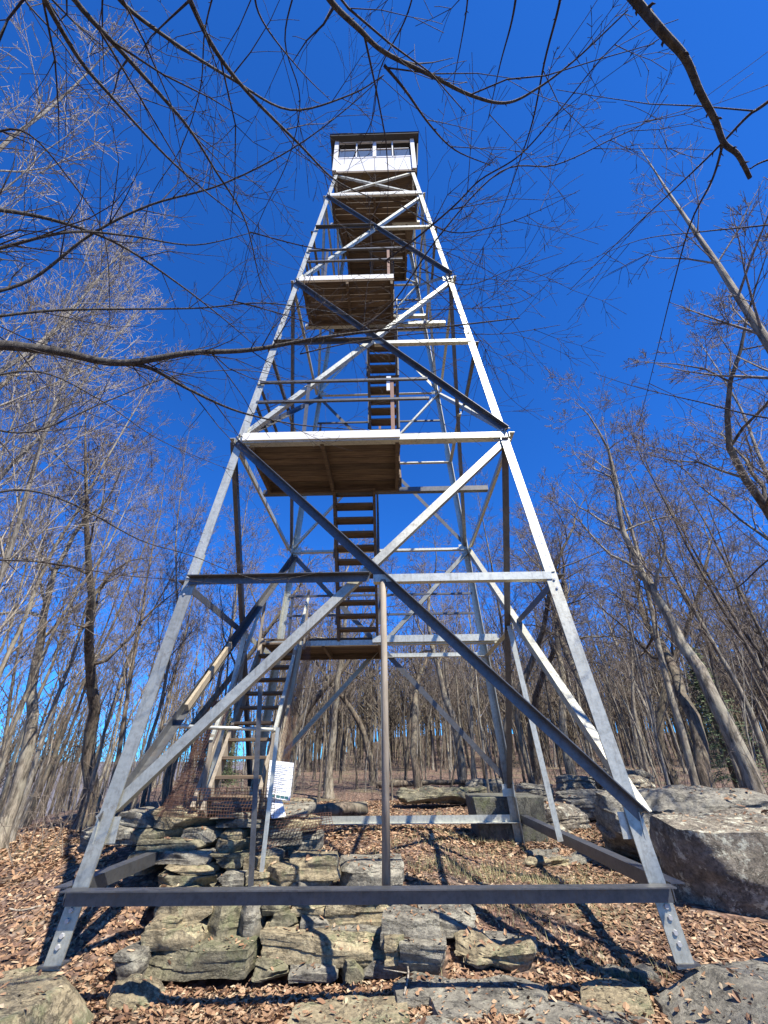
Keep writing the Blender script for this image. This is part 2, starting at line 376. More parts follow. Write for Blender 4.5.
# stone platform with steps: one dry-laid structure, each stone a part
plat = empty('stone_platform'); tag(plat, 'dry-laid stone platform and steps under the foot of the staircase', 'stone steps')
rng = random.Random(5)
def stone(x0, x1, yt, yb, Y, dep=.55, mk=None, seed=None, tilt=0, **kw):
    a = at_y(x0, yb, Y); c = at_y(x1, yt, Y); W = c.x-a.x; H = max(.045, c.z-a.z)
    o = rock('stone', None, ((a.x+c.x)/2, Y+dep/2, (a.z+c.z)/2), (W*1.0, dep, H*1.05), seed or rng.randint(1, 9999),
         mk or rng.choice(['rock_tan', 'rock_tan', 'rock_green', 'rock_grey']), rng.uniform(-.06, .06), (rng.uniform(-.03, .03), tilt+rng.uniform(-.03, .03)), plat,
         rough=kw.get('rough', .009), cuts=kw.get('cuts', 5), sq=kw.get('sq', .96), strata=.016, sub=4)
    return o
T, G, R_ = 'rock_tan', 'rock_green', 'rock_grey'
for a in [
 (112, 156, 813, 826, -.55, .8, R_), (150, 215, 811, 821, -.62, 1.1, T), (207, 303, 810, 820, -.62, 1.3, R_), (138, 210, 820, 829, -.66, .9, T), (205, 262, 819, 829, -.66, .9, R_), (258, 316, 819, 831, -.62, .8, T),
 (98, 150, 826, 846, -.55, .6, R_), (118, 182, 829, 841, -.70, .7, G), (180, 217, 829, 842, -.72, .6, R_), (214, 243, 828, 841, -.72, .6, T), (240, 300, 830, 847, -.72, .6, R_),
 (133, 214, 841, 853, -.82, .7, G), (211, 246, 841, 855, -.82, .6, T), (244, 282, 846, 860, -.84, .6, R_), (280, 318, 836, 856, -.60, .5, R_),
 (148, 210, 853, 866, -.92, .6, 'rock_grey'), (206, 246, 855, 873, -.93, .6, G), (243, 278, 858, 874, -.94, .6, T), (126, 152, 853, 876, -.85, .5, G),
 (160, 214, 866, 877, -1.02, .6, T), (150, 214, 877, 890, -1.08, .6, G), (212, 246, 873, 891, -1.08, .6, R_), (244, 276, 873, 890, -1.1, .6, T),
 (140, 200, 889, 905, -1.18, .6, T), (198, 246, 890, 906, -1.2, .6, G), (246, 284, 889, 904, -1.2, .5, R_),
 (138, 214, 903, 925, -1.36, .6, T), (144, 178, 922, 932, -1.48, .4, T), (134, 198, 930, 952, -1.55, .5, T), (196, 242, 905, 962, -1.42, .6, G), (232, 262, 904, 956, -1.36, .5, R_),
 (120, 250, 952, 982, -1.66, .6, G), (108, 140, 955, 985, -1.75, .4, R_),
 (262, 300, 868, 890, -1.16, .5, T), (283, 338, 857, 881, -1.12, .42, T), (278, 330, 878, 891, -1.14, .5, R_), (333, 402, 866, 890, -1.0, .6, R_),
 (261, 292, 903, 917, -1.30, .5, G), (289, 328, 904, 917, -1.30, .5, T), (324, 402, 902, 931, -1.32, .6, T), (262, 300, 916, 929, -1.38, .5, G), (298, 328, 917, 930, -1.38, .5, R_), (262, 332, 928, 940, -1.42, .5, T), (330, 400, 929, 942, -1.44, .5, R_),
 (251, 398, 939, 967, -1.62, .55, T), (250, 288, 966, 981, -1.70, .5, G), (286, 336, 967, 982, -1.70, .5, R_), (334, 362, 964, 984, -1.72, .5, G), (360, 404, 963, 982, -1.70, .5, R_),
 (382, 442, 920, 950, -1.72, .5, R_), (400, 447, 946, 980, -1.86, .45, R_), (384, 404, 940, 966, -1.8, .4, T), (420, 478, 918, 940, -1.45, .5, R_)]:
    stone(*a)
# second rows behind, so nothing shows through from above
for a in [(150, 300, 812, 822, .25, 1.2, R_), (165, 300, 808, 818, .1, 1.3, T)]: stone(*a)

# ------------------------------------------------------------------ tower
FOOT = -.3795; GUS = .404; M1 = 2.627; L2 = 4.788; M3 = 6.967; L3 = 9.043; M4 = 11.267; L4 = 13.119; L5 = 14.589
def wz(z): return 2.2877-.08346*z
def cor(sx, sy, z, inset=0): k = wz(z)-inset; return Vector((sx*k, sy*k, z))
tower = empty('fire_tower'); tag(tower, 'tall galvanised steel lattice fire tower with zigzag stairs and a white lookout cabin on top', 'fire tower')
faces = {'front': (Vector((-1, -1, 0)), Vector((1, -1, 0)), Vector((0, 1, 0))), 'rear': (Vector((-1, 1, 0)), Vector((1, 1, 0)), Vector((0, -1, 0))),
         'left': (Vector((-1, -1, 0)), Vector((-1, 1, 0)), Vector((1, 0, 0))), 'right': (Vector((1, -1, 0)), Vector((1, 1, 0)), Vector((-1, 0, 0)))}
def pf(c, z, inn, depth=0): return Vector((c.x*wz(z), c.y*wz(z), z))+inn*depth
# legs, with splice plates and bolts
for sx in (-1, 1):
    for sy in (-1, 1):
        lg = empty('leg'); lg.parent = tower
        fa = Vector((-sx, 0, 0)); fb = Vector((0, -sy, 0))
        segs = [(FOOT-.02 if sy < 0 else -.5, M1+.35, .128, .014), (M1+.35, L2+2.5, .110, .0125), (L2+2.5, L5+.1, .092, .011)]
        for z0, z1, wd, th in segs:
            MB().angle(cor(sx, sy, z0), cor(sx, sy, z1), fa, fb, wd, th).build('leg_section', M['steel_worn'] if z0 < 1 else M['steel'], lg)
        mb = MB()
        def bolts(zs, off=.07, r=.017):
            for z in zs:
                c = cor(sx, sy, z)+fa*off
                d = Vector((0, sy, 0)); MB().tube([c, c+d*.014], [r, r*.85], 6).build('bolt', M['bolt'], lg)
                c = cor(sx, sy, z)+fb*off
                d = Vector((sx, 0, 0)); MB().tube([c, c+d*.014], [r, r*.85], 6).build('bolt', M['bolt'], lg)
        if sy < 0: bolts((-.28, -.22, -.14, -.08), .06, .019)
        bolts((M1-.15, M1-.05, M1+.1, M1+.25, M1+.4, M1+.5), .05, .015)
        bolts((L2-.08, L2+.08, L2+2.4, L2+2.55, L3-.05, L3+.1), .05, .015)
        pl = MB(); k = cor(sx, sy, M1+.35)
        pl.box(k+fa*.065+Vector((0, sy*.007, 0))+fa*0, (.11, .010, .62), Matrix.Rotation(math.atan(.08346)*(1 if sy < 0 else -1)*-1, 3, 'X') @ Matrix.Rotation(-sx*math.atan(.08346), 3, 'Y'))
        pl.build('splice_plate', M['steel'], lg)
        if sy < 0:
            fp = MB(); c = cor(sx, sy, FOOT); fp.box(c+Vector((-sx*.05, .05, -.002)), (.16, .15, .012)); fp.build('base_plate', M['steel_dull_shaded'], lg)
def brace(name, p0, p1, inn, wd, out_up=False, mk='steel', parent=tower):
    d = (p1-p0).normalized(); n = inn-d*inn.dot(d); n.normalize(); b = n.cross(d)
    if b.z < 0: b = -b
    # out_up: upper flange sticks outwards so the face below it lies in its shade
    mb = MB()
    if out_up: mb.angle(p0+b*wd*.5-n*.012, p1+b*wd*.5-n*.012, -b, -n, wd)
    else: mb.angle(p0-b*wd*.5-n*.004, p1-b*wd*.5-n*.004, b, n, wd)
    return mb.build(name, M[mk], parent)
for fn, (c0, c1, inn) in faces.items():
    fr = fn == 'front'
    brace('tie_beam', pf(c0, 0, inn, -.016), pf(c1, 0, inn, -.016), inn, .108, fr or fn in ('left', 'right'), 'steel_dull_shaded' if fn != 'rear' else 'steel')  # all but the rear tie carry flange shade as a darker steel colour
    for (za, zm, zb, wd) in ((GUS, M1, L2, .092), (L2, M3, L3, .075), (L3, M4, L4, .066)):
        dk = fn in ('front',)
        hi = za+.06
        # '\' and '/' of the X
        brace('diagonal_brace', pf(c0, zb-.05, inn, .012), pf(c1, hi, inn, .012), inn, wd, fn in ('front', 'rear', 'left'), 'steel_dull_shaded' if (fn == 'front' or za < 5) else 'steel_worn')  # dark version of the steel paints this diagonal's shade into its colour
        brace('diagonal_brace', pf(c0, hi, inn, .028), pf(c1, zb-.05, inn, .028), inn, wd, fn in ('right',), 'steel_dull_shaded' if fn == 'left' and za < 5 else ('steel_worn' if za < 1 else 'steel'))  # lower left-face diagonals also have shade put into their colour
        md = (pf(c0, zm, inn)+pf(c1, zm, inn))/2
        brace('strut', pf(c0, zm, inn, -.012).lerp(md, .03), md+inn*-.012, inn, wd*.95, True, 'steel_dull_shaded' if fn != 'rear' or za > 1 else 'steel_worn')  # first half darkened in colour to stand for its shaded face
        brace('strut', md+inn*-.012+(pf(c1, zm, inn)-md)*.02, pf(c1, zm, inn, -.012).lerp(md, .03), inn, wd*.95, fn in ('left',), 'steel')
        if fn != 'front' or za > 5: brace('strut', pf(c0, zb, inn, -.014), pf(c1, zb, inn, -.014), inn, wd*.9, fn in ('left', 'right'), 'steel')
    # top panel under the cabin
    brace('diagonal_brace', pf(c0, L4, inn, .012), pf(c1, L5, inn, .012), inn, .05)
    brace('diagonal_brace', pf(c0, L5, inn, .022), pf(c1, L4, inn, .022), inn, .05)
    # hangers from the lower X centre to the tie beam
    a = (pf(c0, M1, inn)+pf(c1, M1, inn))/2+inn*.02; b = (pf(c0, 0, inn)+pf(c1, 0, inn))/2+inn*.02
    if fn in ('left', 'right'): MB().angle(a, b, Vector((0, 1, 0)), inn, .07).build('hanger', M['steel'], tower)
    if fn == 'rear': MB().angle(a, b, Vector((1, 0, 0)), inn, .055).build('hanger', M['steel_worn'], tower)
    # gusset plates
    for z, s in ((GUS, .2), (L2, .2), (L3, .16), (L4, .14)):
        for c, sg in ((c0, 1), (c1, -1)):
            t_ = (c1-c0).normalized()*sg
            MB().box(pf(c, z, inn, .030)+t_*.09, (s*abs(t_.x)+.008*abs(inn.x), s*abs(t_.y)+.008*abs(inn.y), s*.9)).build('gusset_plate', M['steel'], tower)
# wooden post standing in for the front hanger
MB().tube([(.155, -2.215, -.02), (.157, -2.15, 1.3), (.15, -2.09, 2.60)], [.035, .033, .031], 10).build('wooden_prop', M['wood_grey'], tower, True)

# platforms: boards run left-right, joists front-back
def platform(z, x0, x1, y0, y1, sideL=False):
    p = empty('platform'); p.parent = tower
    n = max(3, round((y1-y0)/.15)); dy = (y1-y0)/n; mb = MB()
    for i in range(n):
        mb.box(((x0+x1)/2+rng.uniform(-.01, .01), y0+dy*(i+.5), z+.06+rng.uniform(-.003, .003)), (x1-x0, dy-.012, .035))
    mb.build('deck', M['wood_old'], p)
    for x in (x0+.05, (x0+x1)/2, x1-.04):
        MB().box((x, (y0+y1)/2, z-.015), (.05, y1-y0-.02, .11)).build('joist', M['wood_old'], p)
    MB().box(((x0+x1)/2, y1+.02, z), (x1-x0, .035, .13)).build('rear_fascia', M['wood_old'], p)
    return p
def support(z, y, mk='steel'):
    k = wz(z); return MB().angle((-k+.02, y, z-.06), (k-.02, y, z-.06), (0, 0, 1), (0, 1, 0), .085).build('support_beam', M[mk], tower)
def fascia(z, x0, x1, y, mk='wood_white', h=.13):
    return MB().box(((x0+x1)/2, y, z+.03), (x1-x0, .035, h)).build('fascia_board', M[mk], tower)
def rail_set(z, x0, x1, y, ys, posts, mk='steel_dull_shaded'):
    for h in (.76, 1.17):
        MB().angle((x0, y, z+h), (x1, y, z+h), (0, 0, 1), (0, 1, 0), .038, .006).build('handrail', M[mk], tower)
    for x in posts:
        MB().angle((x, y+.02, z+.05), (x, y+.02, z+1.2), (1, 0, 0), (0, 1, 0), .055, .007).build('rail_post', M['rust_post'] if x == posts[-1] else M[mk], tower)
M['rust_post'] = simple('rusty_steel', (.24, .14, .10), .8)
yF = -.6; yR = .9
for z in (L2, L3, L4):
    k = wz(z)
    platform(z, -k+.1, .40 if z < L4 else k-.1, -k+.05, yF)
    support(z, yF+.04, 'steel_dull_shaded' if z < 5 else 'steel')
    fascia(z, -k+.09, .40 if z < L4 else k-.12, -k-.02 if z < L4 else -k+.0)
# front horizontal at the first landing
k = wz(L2); MB().angle((-k+.06, -k-.01, L2-.06), (k-.05, -k-.01, L2-.06), (0, 0, 1), (0, 1, 0), .10).build('strut', M['steel'], tower)
for z in (M1, M3, M4):
    k = wz(z)
    platform(z, -k+.12, .50 if z > 3 else .05, yR, k-.06)
    support(z, yR-.04)
platform(L4, -.85, .86, yF+.08, 1.0)
# white boards along the rear landing at the first level
MB().box((.95, .80, M1+.02), (2.1, .035, .11)).build('fascia_board', M['steel'], tower)
# rear-landing rails
for z in (M1, M3, M4):
    k = wz(z+1)
    rail_set(z, -k+.1, k-.1, k-.05, None, (-k+.15, 0, ))
for z in (L2, L3):
    k = wz(z+1)+.03
    rail_set(z, -k+.1, .86 if z < 6 else .6, -k, None, (-1.0, .28))
MB().box((.26, -1.80, L2+1.12), (.07, .02, .30)).build('rail_cap', M['white_panel'], tower)
# side rails of the front landings
for z in (L2, L3):
    k = wz(z+1)
    for h in (.76, 1.17): MB().angle((-k+.03, -k, z+h), (-k+.03, yF, z+h), (0, 0, 1), (1, 0, 0), .05, .006).build('handrail', M['steel_dull_shaded'], tower)

def staircase(x0, x1, ya, za, yb, zb, n, smk='steel_dull_shaded', tmk='wood_tread', rails=True, depth=.22):
    s = empty('staircase'); s.parent = tower
    d = Vector((0, yb-ya, zb-za)); nrm = Vector((0, -(zb-za), yb-ya)).normalized()
    if nrm.z < 0: nrm = -nrm
    for x in (x0, x1):
        MB().bar((x, ya, za), (x, yb, zb), .045, .17, nrm).build('stringer', M[smk], s)
    for i in range(n):
        t = (i+.7)/n; y = ya+(yb-ya)*t; z = za+(zb-za)*t
        MB().box(((x0+x1)/2, y, z), (x1-x0-.05, depth, .036)).build('tread', M[tmk], s, bevel=.004)
    if rails:
        for x in (x0-.04, x1+.04):
            MB().tube([(x, ya, za+.85), (x, yb, zb+.85)], .02, 8).build('stair_rail', M['steel_dull_shaded'], s, True)
            for t in (.1, .55, .97):
                y = ya+(yb-ya)*t; z = za+(zb-za)*t
                MB().bar((x, y, z), (x, y, z+.86), .035, .035, (0, 1, 0)).build('rail_post', M['steel_dull_shaded'], s)
    return s
staircase(-.68, -.02, yR, M1+.05, yF+.05, L2+.02, 11, 'wood_old')
staircase(.02, .42, yF, L2+.08, yR, M3+.03, 10, 'wood_old', rails=False)
staircase(-.16, .44, yR, M3+.05, yF+.05, L3+.02, 11, 'wood_old')
staircase(-.75, -.2, yF, L3+.08, yR, M4+.03, 11, 'wood_old', rails=False)
staircase(-.12, .42, yR, M4+.05, yF+.10, L4-.04, 10, 'wood_old')
staircase(-.7, -.15, yF+.1, L4+.1, .3, L5-.02, 8, 'wood_old', rails=False)
# bottom flight with its paler lumber
sA = staircase(-1.97, -1.36, -.62, .36, yR-.02, M1+.02, 11, 'wood_grey', 'wood_tread', rails=False)
A0 = Vector((0, -.62, .36)); A1 = Vector((0, yR, M1))
def onA(t, x, h=0): p = A0.lerp(A1, t); return Vector((x, p.y, p.z+h))
MB().bar(onA(-.02, -1.20, .05), onA(.58, -1.20, .75), .05, .09).build('stair_rail', M['wood_new'], sA, bevel=.004)
MB().bar(onA(.10, -1.28, .62), onA(.92, -1.24, .92), .045, .045).build('stair_rail', M['steel'], sA)
MB().bar(onA(.02, -2.03, .70), onA(.98, -2.03, .90), .045, .05).build('stair_rail', M['steel'], sA)
MB().bar(onA(0, -2.10, .05), onA(.55, -2.10, .45), .05, .09).build('stair_rail', M['wood_grey'], sA, bevel=.004)
for t, h in ((.03, .75), (.5, .85), (.97, 1.0)):
    for x in (-2.03, -1.26): MB().bar(onA(t, x, -.05), onA(t, x, h), .04, .04, (0, 1, 0)).build('rail_post', M['wood_grey'], sA)
# inclined timber along the left side brace
a = cor(-1, -1, GUS).lerp(cor(-1, 1, L2), .22); b = cor(-1, -1, GUS).lerp(cor(-1, 1, L2), .42)
MB().bar(a+Vector((.10, -.03, .04)), b+Vector((.10, -.03, .04)), .09, .04, (1, 0, 0)).build('timber_patch', M['wood_new'], tower, bevel=.005)
# steel posts and crossbar in front of the stairs
st = empty('stair_guard_frame'); st.parent = tower
MB().angle((-1.19, -1.12, -.62), (-1.375, -1.12, 1.66), (1, 0, 0), (0, 1, 0), .055, .007).build('post', M['steel_dull_shaded'], st)
MB().angle((-1.14, -1.10, -.62), (-1.135, -1.02, 1.22), (1, 0, 0), (0, 1, 0), .045, .006).build('post', M['steel'], st)
MB().tube([(-2.50, -.92, 1.27), (-2.30, -.95, 1.255), (-2.12, -.96, 1.24), (-1.17, -1.0, 1.20)], [.022, .026, .022, .02], 8).build('crossbar', M['steel'], st, True)

# wire mesh guards
def wire_panel(name, label, P, nu, nv, r=.0022, parent=None, mk='rust_mesh'):
    # P: 4 corners (bl, br, tr, tl); slight sag
    mb = MB(); P = [Vector(p) for p in P]
    def q(u, v):
        p = P[0].lerp(P[1], u).lerp(P[3].lerp(P[2], u), v)
        return p+Vector((.012*math.sin(u*7+v*5), .03*math.sin(u*5+1)*math.sin(v*6), 0))
    for i in range(nu+1): mb.tube([q(i/nu, v/8) for v in range(9)], r, 3, False)
    for j in range(nv+1): mb.tube([q(u/8, j/nv) for u in range(9)], r, 3, False)
    o = mb.build(name, M[mk], parent); return o
wm = empty('wire_mesh_guard'); tag(wm, 'rusty brown wire mesh wrapped around the foot of the staircase', 'wire mesh')
wire_panel('mesh_panel', '', [(-2.45, -.75, .36), (-2.12, -.85, .36), (-1.95, -.3, 1.55), (-2.2, -.2, 1.6)], 12, 34, .003, wm)
wire_panel('mesh_panel', '', [(-2.45, -.75, .36), (-2.5, .3, .36), (-2.3, .4, 1.7), (-2.2, -.2, 1.6)], 26, 34, .003, wm)
wire_panel('mesh_panel', '', [(-2.12, -.85, .36), (-1.1, -.9, .34), (-1.1, -.85, .62), (-2.1, -.8, .62)], 30, 9, .003, wm)
wire_panel('mesh_panel', '', [(-1.3, -.95, .05), (-.45, -.80, .22), (-.5, -.55, .36), (-1.2, -.8, .34)], 24, 8, .003, wm)
wire_panel('mesh_panel', '', [(-1.12, -.62, .38), (-1.12, .7, 2.3), (-1.15, .7, 2.95), (-1.15, -.55, 1.15)], 40, 12, .0016, wm, 'rust_mesh')
sg = empty('notice_sign'); tag(sg, 'white rectangular notice hung on the wire mesh right of the staircase foot', 'sign')
c = [at_y(270, 760, -.72), at_y(294, 763, -.70), at_y(290, 801, -.74), at_y(266, 797, -.76)]
def plate(name, C, mk, parent, th=.004):
    mb = MB(); n = Vector((0, -1, .05)).normalized(); k = len(mb.v)
    for p in C: mb.v.append(p+n*th)
    for p in C: mb.v.append(p-n*th)
    mb.f = [(0, 1, 2, 3), (7, 6, 5, 4), (0, 4, 5, 1), (1, 5, 6, 2), (2, 6, 7, 3), (3, 7, 4, 0)]
    return mb.build(name, M[mk], parent)
plate('panel', c, 'paper', sg)
def sub(C, u0, u1, v0, v1, o=-.008):
    f = lambda u, v: C[0].lerp(C[1], u).lerp(C[3].lerp(C[2], u), v)+Vector((0, o, 0))
    return [f(u0, v0), f(u1, v0), f(u1, v1), f(u0, v1)]
mb = MB()
for i in range(13):
    C = sub(c, .12, .55+.33*((i*7) % 5)/5, .10+i*.055, .118+i*.055, -.007); k = len(mb.v); mb.v += C; mb.f.append((k, k+1, k+2, k+3))
mb.build('printed_text', M['ink_grey'], sg)
mb = MB()
for u0, u1 in ((.08, .22), (.26, .36), (.42, .58), (.60, .76), (.78, .92)):
    C = sub(c, u0, u1, .90, .965, -.007); k = len(mb.v); mb.v += C; mb.f.append((k, k+1, k+2, k+3))
mb.build('printed_logo', M['ink'], sg)
sg2 = plate('paper_notice', [at_y(267, 797, -.70), at_y(282, 800, -.70), at_y(286, 816, -.80), at_y(272, 819, -.80)], 'paper', None); tag(sg2, 'small curled white paper just below the rectangular notice', 'paper')
wire_panel('mesh_panel', '', [at_y(262, 822, -.80), at_y(300, 822, -.78), at_y(305, 752, -.78), at_y(272, 752, -.80)], 9, 17, .0011, wm, 'steel_dull_shaded')

# cabin
cab = empty('lookout_cabin'); cab.parent = tower
Z0 = L5; HW = 1.08
MB().box((0, 0, Z0+.0), (2*HW+.04, 2*HW+.04, .10)).build('floor', M['wood_old'], cab)
sillz = Z0+.80; topz = Z0+1.82
mbw = MB()
for s in (-1, 1):
    for hx in (-1, 1):
        MB().box((hx*HW/2, s*HW, (Z0+.05+sillz)/2), (HW-.012, .03, sillz-Z0-.05)).build('wall_panel', M['white_panel'], cab)
        MB().box((s*HW, hx*HW/2, (Z0+.05+sillz)/2), (.03, HW-.05, sillz-Z0-.05)).build('wall_panel', M['white_panel'], cab)
    for hx in (-1, 1):
        MB().box((hx*HW, s*HW, (Z0+topz)/2+.02), (.11, .11, topz-Z0-.04)).build('corner_post', M['white_panel'], cab)
    for ax in (0, 1):
        def P(u, z): return (u, s*HW, z) if ax == 0 else (s*HW, u, z)
        def D(a, h): return (a, .05, h) if ax == 0 else (.05, a, h)
        fr = MB()
        fr.box(P(0, (sillz+topz)/2), D(.10, topz-sillz-.02))
        for u in (-.51, .51): fr.box(P(u, (sillz+topz)/2), D(.035, topz-sillz-.02))
        for u in (-.76, -.27, .27, .76): fr.box(P(u, sillz+.52), D(.42, .022))
        fr.box(P(0, sillz+.02), D(2*HW-.13, .06)); fr.box(P(0, topz-.02), D(2*HW-.13, .035))
        wf = fr.build('window', M['white_panel'], cab)
        pn = MB()
        for u in (-.79, -.27, .27, .79): pn.box(P(u*.98, sillz+.275), (.43 if ax == 0 else .008, .008 if ax == 0 else .43, .45))
        pn.build('pane', M['glass'], wf)
rb = MB(); rb.box((0, 0, topz+.03), (2*HW+.36, 2*HW+.36, .06)); rb.build('roof', M['dark_roof'], cab)
rb = MB(); e = HW+.20; n0 = len(rb.v)
rb.v = [Vector((-e, -e, topz+.062)), Vector((e, -e, topz+.062)), Vector((e, e, topz+.062)), Vector((-e, e, topz+.062)), Vector((0, 0, topz+.62))]
rb.f = [(0, 1, 4), (1, 2, 4), (2, 3, 4), (3, 0, 4), (3, 2, 1, 0)]; rb.build('roof_cap', M['dark_roof'], cab)
for s in (-1, 1):
    MB().bar((s*(HW+.17), 0, topz-.02), (s*(HW+.09), 0, sillz-.35), 2*HW-.1, .03, (1, 0, 0)).build('shutter', M['dark_roof'], cab)

# concrete pier behind the rear right leg
pier = MB(); 
a = at_z(474, 838, -.36); b = at_z(541, 838, -.36); y0 = 2.35
xa, xb = 1.66, 2.74
pv = []
for z, g in ((-.45, 0), (.30, .10)):
    for x, y in ((xa-g, y0), (xb+g*.4, y0), (xb+g*.4, y0+1.0), (xa-g, y0+1.0)): pv.append(Vector((x, y, z)))
pier.v = pv; pier.f = [(3, 2, 1, 0), (4, 5, 6, 7), (0, 1, 5, 4), (1, 2, 6, 5), (2, 3, 7, 6), (3, 0, 4, 7)]
po = pier.build('concrete_pier', M['concrete'], None, bevel=.015); tag(po, 'flared grey concrete pier behind the right rear leg', 'concrete pier')

# dark log behind the stair
def log(pts, r0, r1, label, seed):
    r_ = random.Random(seed); P = [Vector(p) for p in pts]; out = []
    for i in range(len(P)-1):
        for k in range(8): out.append(P[i].lerp(P[i+1], k/8))
    out.append(P[-1]); mb = MB(); n = len(out); mb.tube(out, [r0+(r1-r0)*i/n for i in range(n)], 18)
    mb.v = [Vector(v)+noise.noise_vector(Vector(v)*5+Vector((seed, 0, 0)))*.03+noise.noise_vector(Vector(v)*17)*.012 for v in mb.v]
    o = mb.build('fallen_log', M['bark_dark'], None, True); tag(o, label, 'log')
log([(-1.5, 3.3, .02), (-1.0, 3.45, .04), (-.35, 3.7, .05)], .13, .11, 'short dark log lying behind the foot of the staircase', 3)
log([(-.4, 9.8, .16), (1.4, 10.2, .2), (3.0, 10.0, .2)], .10, .06, 'long thin fallen trunk at the edge of the woods behind the wooden post', 8)
# ------------------------------------------------------------------ trees
def rvec(r): return Vector((r.gauss(0, 1), r.gauss(0, 1), r.gauss(0, 1)))
def branch(mb, tw, r, p, d, L, rad, lvl, maxl, opt):
    """tapering, wandering limb; children spring along it"""
    n = max(3, int(L/opt['seg'][min(lvl, 3)])); pts = [p.copy()]; rr = [rad]; st = L/n; dirs = [d.copy()]
    for i in range(n):
        d = (d+rvec(r)*opt['wob'][min(lvl, 3)]+Vector((0, 0, opt['up'][min(lvl, 3)]))).normalized()
        p = p+d*st; pts.append(p.copy()); dirs.append(d.copy())
        rr.append(max(opt['rmin'], rad*(1-(i+1)/n*(1-opt['tip'][min(lvl, 3)]))))
    tgt = mb if lvl <= opt['trunk_lvl'] else tw
    tgt.tube(pts, rr, (9, 6, 4, 3, 3)[min(lvl, 4)], False)
    if lvl < maxl:
        nc = opt['n'][lvl]; s0 = opt['start'][min(lvl, 3)]
        k = max(1, int(r.gauss(nc, nc*.12)))
        az = r.uniform(0, 6.28)
        for j in range(k):
            t = s0+(1-s0)*((j+r.random())/k); i = min(n, max(1, int(t*n)))
            dd = dirs[i]; o = dd.orthogonal().normalized(); az += 2.4+r.uniform(-.5, .5)
            o = Matrix.Rotation(az, 3, dd) @ o
            an = r.gauss(opt['ang'][min(lvl, 3)], .15); nd = (dd*math.cos(an)+o*math.sin(an)).normalized()
            cl = L*opt['len'][min(lvl, 3)]*(1.15-t*.6)*r.uniform(.65, 1.2)
            if lvl == 0: cl = opt['crown']*(1.2-.75*t)*r.uniform(.6, 1.15)
            branch(mb, tw, r, pts[i], nd, cl, max(opt['rmin'], rr[i]*opt['rf'][min(lvl, 3)]*r.uniform(.7, 1.1)), lvl+1, maxl, opt)
SL = dict(seg=(.6, .35, .22, .2), wob=(.045, .09, .13, .18), up=(.015, .07, .05, .03), tip=(.04, .2, .3, .5), n=(22, 9, 6, 0), start=(.28, .15, .15, .1), ang=(.65, .65, .7, .6), len=(.3, .42, .45, .4), rf=(.36, .5, .55, .6), rmin=.0036, trunk_lvl=0, crown=2.5)
OAK = dict(seg=(.55, .35, .25, .2), wob=(.15, .22, .24, .2), up=(.03, .05, .05, .05), tip=(.05, .12, .3, .5), n=(13, 9, 7, 4), start=(.38, .2, .15, .1), ang=(.95, .8, .8, .7), len=(.3, .5, .5, .5), rf=(.55, .5, .5, .55), rmin=.0038, trunk_lvl=1, crown=3.9)
BIR = dict(seg=(.7, .35, .22, .18), wob=(.05, .08, .12, .14), up=(.03, .14, .10, .06), tip=(.03, .15, .3, .5), n=(19, 10, 7, 2), start=(.2, .15, .1, .1), ang=(.6, .55, .6, .6), len=(.3, .45, .45, .45), rf=(.42, .55, .5, .6), rmin=.003, trunk_lvl=0, crown=3.4)
SAP = dict(seg=(.5, .25, .2, .2), wob=(.05, .09, .12, .1), up=(.02, .08, .05, 0), tip=(.15, .3, .4, .5), n=(10, 5, 0, 0), start=(.2, .15, .1, .1), ang=(.6, .6, .6, .6), len=(.3, .45, .4, .4), rf=(.45, .55, .6, .6), rmin=.0025, trunk_lvl=0, crown=1.1)
def tree_meshes(kind, seed, H, rad, opt, maxl, bk, tk, lean=.04):
    r = random.Random(seed); mb = MB(); tw = MB()
    d = Vector((r.gauss(0, lean), r.gauss(0, lean), 1)).normalized()
    # root flare
    mb.tube([(0, 0, -.35), (0, 0, .0), tuple(d*.25), tuple(d*.6)], [rad*1.9, rad*1.55, rad*1.15, rad*1.02], 9, False)
    branch(mb, tw, r, d*.3, d, H, rad, 0, maxl, opt)
    return mb.mesh('trunk', M[bk], True), tw.mesh('crown', M[tk], True)
def place_tree(name, meshes, x, y, rz, s, label, cat='tree', group=None, z=None, tilt=(0, 0)):
    t = empty(name, (x, y, ground_z(x, y)-.03 if z is None else z)); t.rotation_euler = (tilt[0], tilt[1], rz); t.scale = (s, s, s*1.0)
    tag(t, label, cat, group)
    for nm, me in zip(('trunk', 'crown'), meshes):
        o = bpy.data.objects.new(nm, me); COL.objects.link(o); o.parent = t
    return t
slender = [tree_meshes('s', 100+i, 10.5, (.062, .078, .05, .068, .056)[i], SL, 3, ('bark_grey', 'bark_grey', 'bark_dark', 'bark_pale', 'bark_dark')[i], 'twig_grey') for i in range(5)]
oaks = [tree_meshes('o', 200+i, 9.5, (.145, .13, .16)[i], OAK, 4, ('bark_grey', 'bark_dark', 'bark_dark')[i], 'twig_grey', .07) for i in range(3)]
birch = [tree_meshes('b', 300+i, 11.5, (.062, .052)[i], BIR, 4, ('bark_pale', 'bark_grey')[i], ('twig_pale', 'twig_grey')[i], .03) for i in range(2)]
saps = [tree_meshes('p', 400+i, 5.2, .028, SAP, 2, ('bark_pale', 'bark_dark', 'bark_grey')[i], 'twig_grey', .1) for i in range(3)]
def polar(az, D):
    a = math.radians(az); return CAM.x+D*math.sin(a)+.017*0, CAM.y+D*math.cos(a)
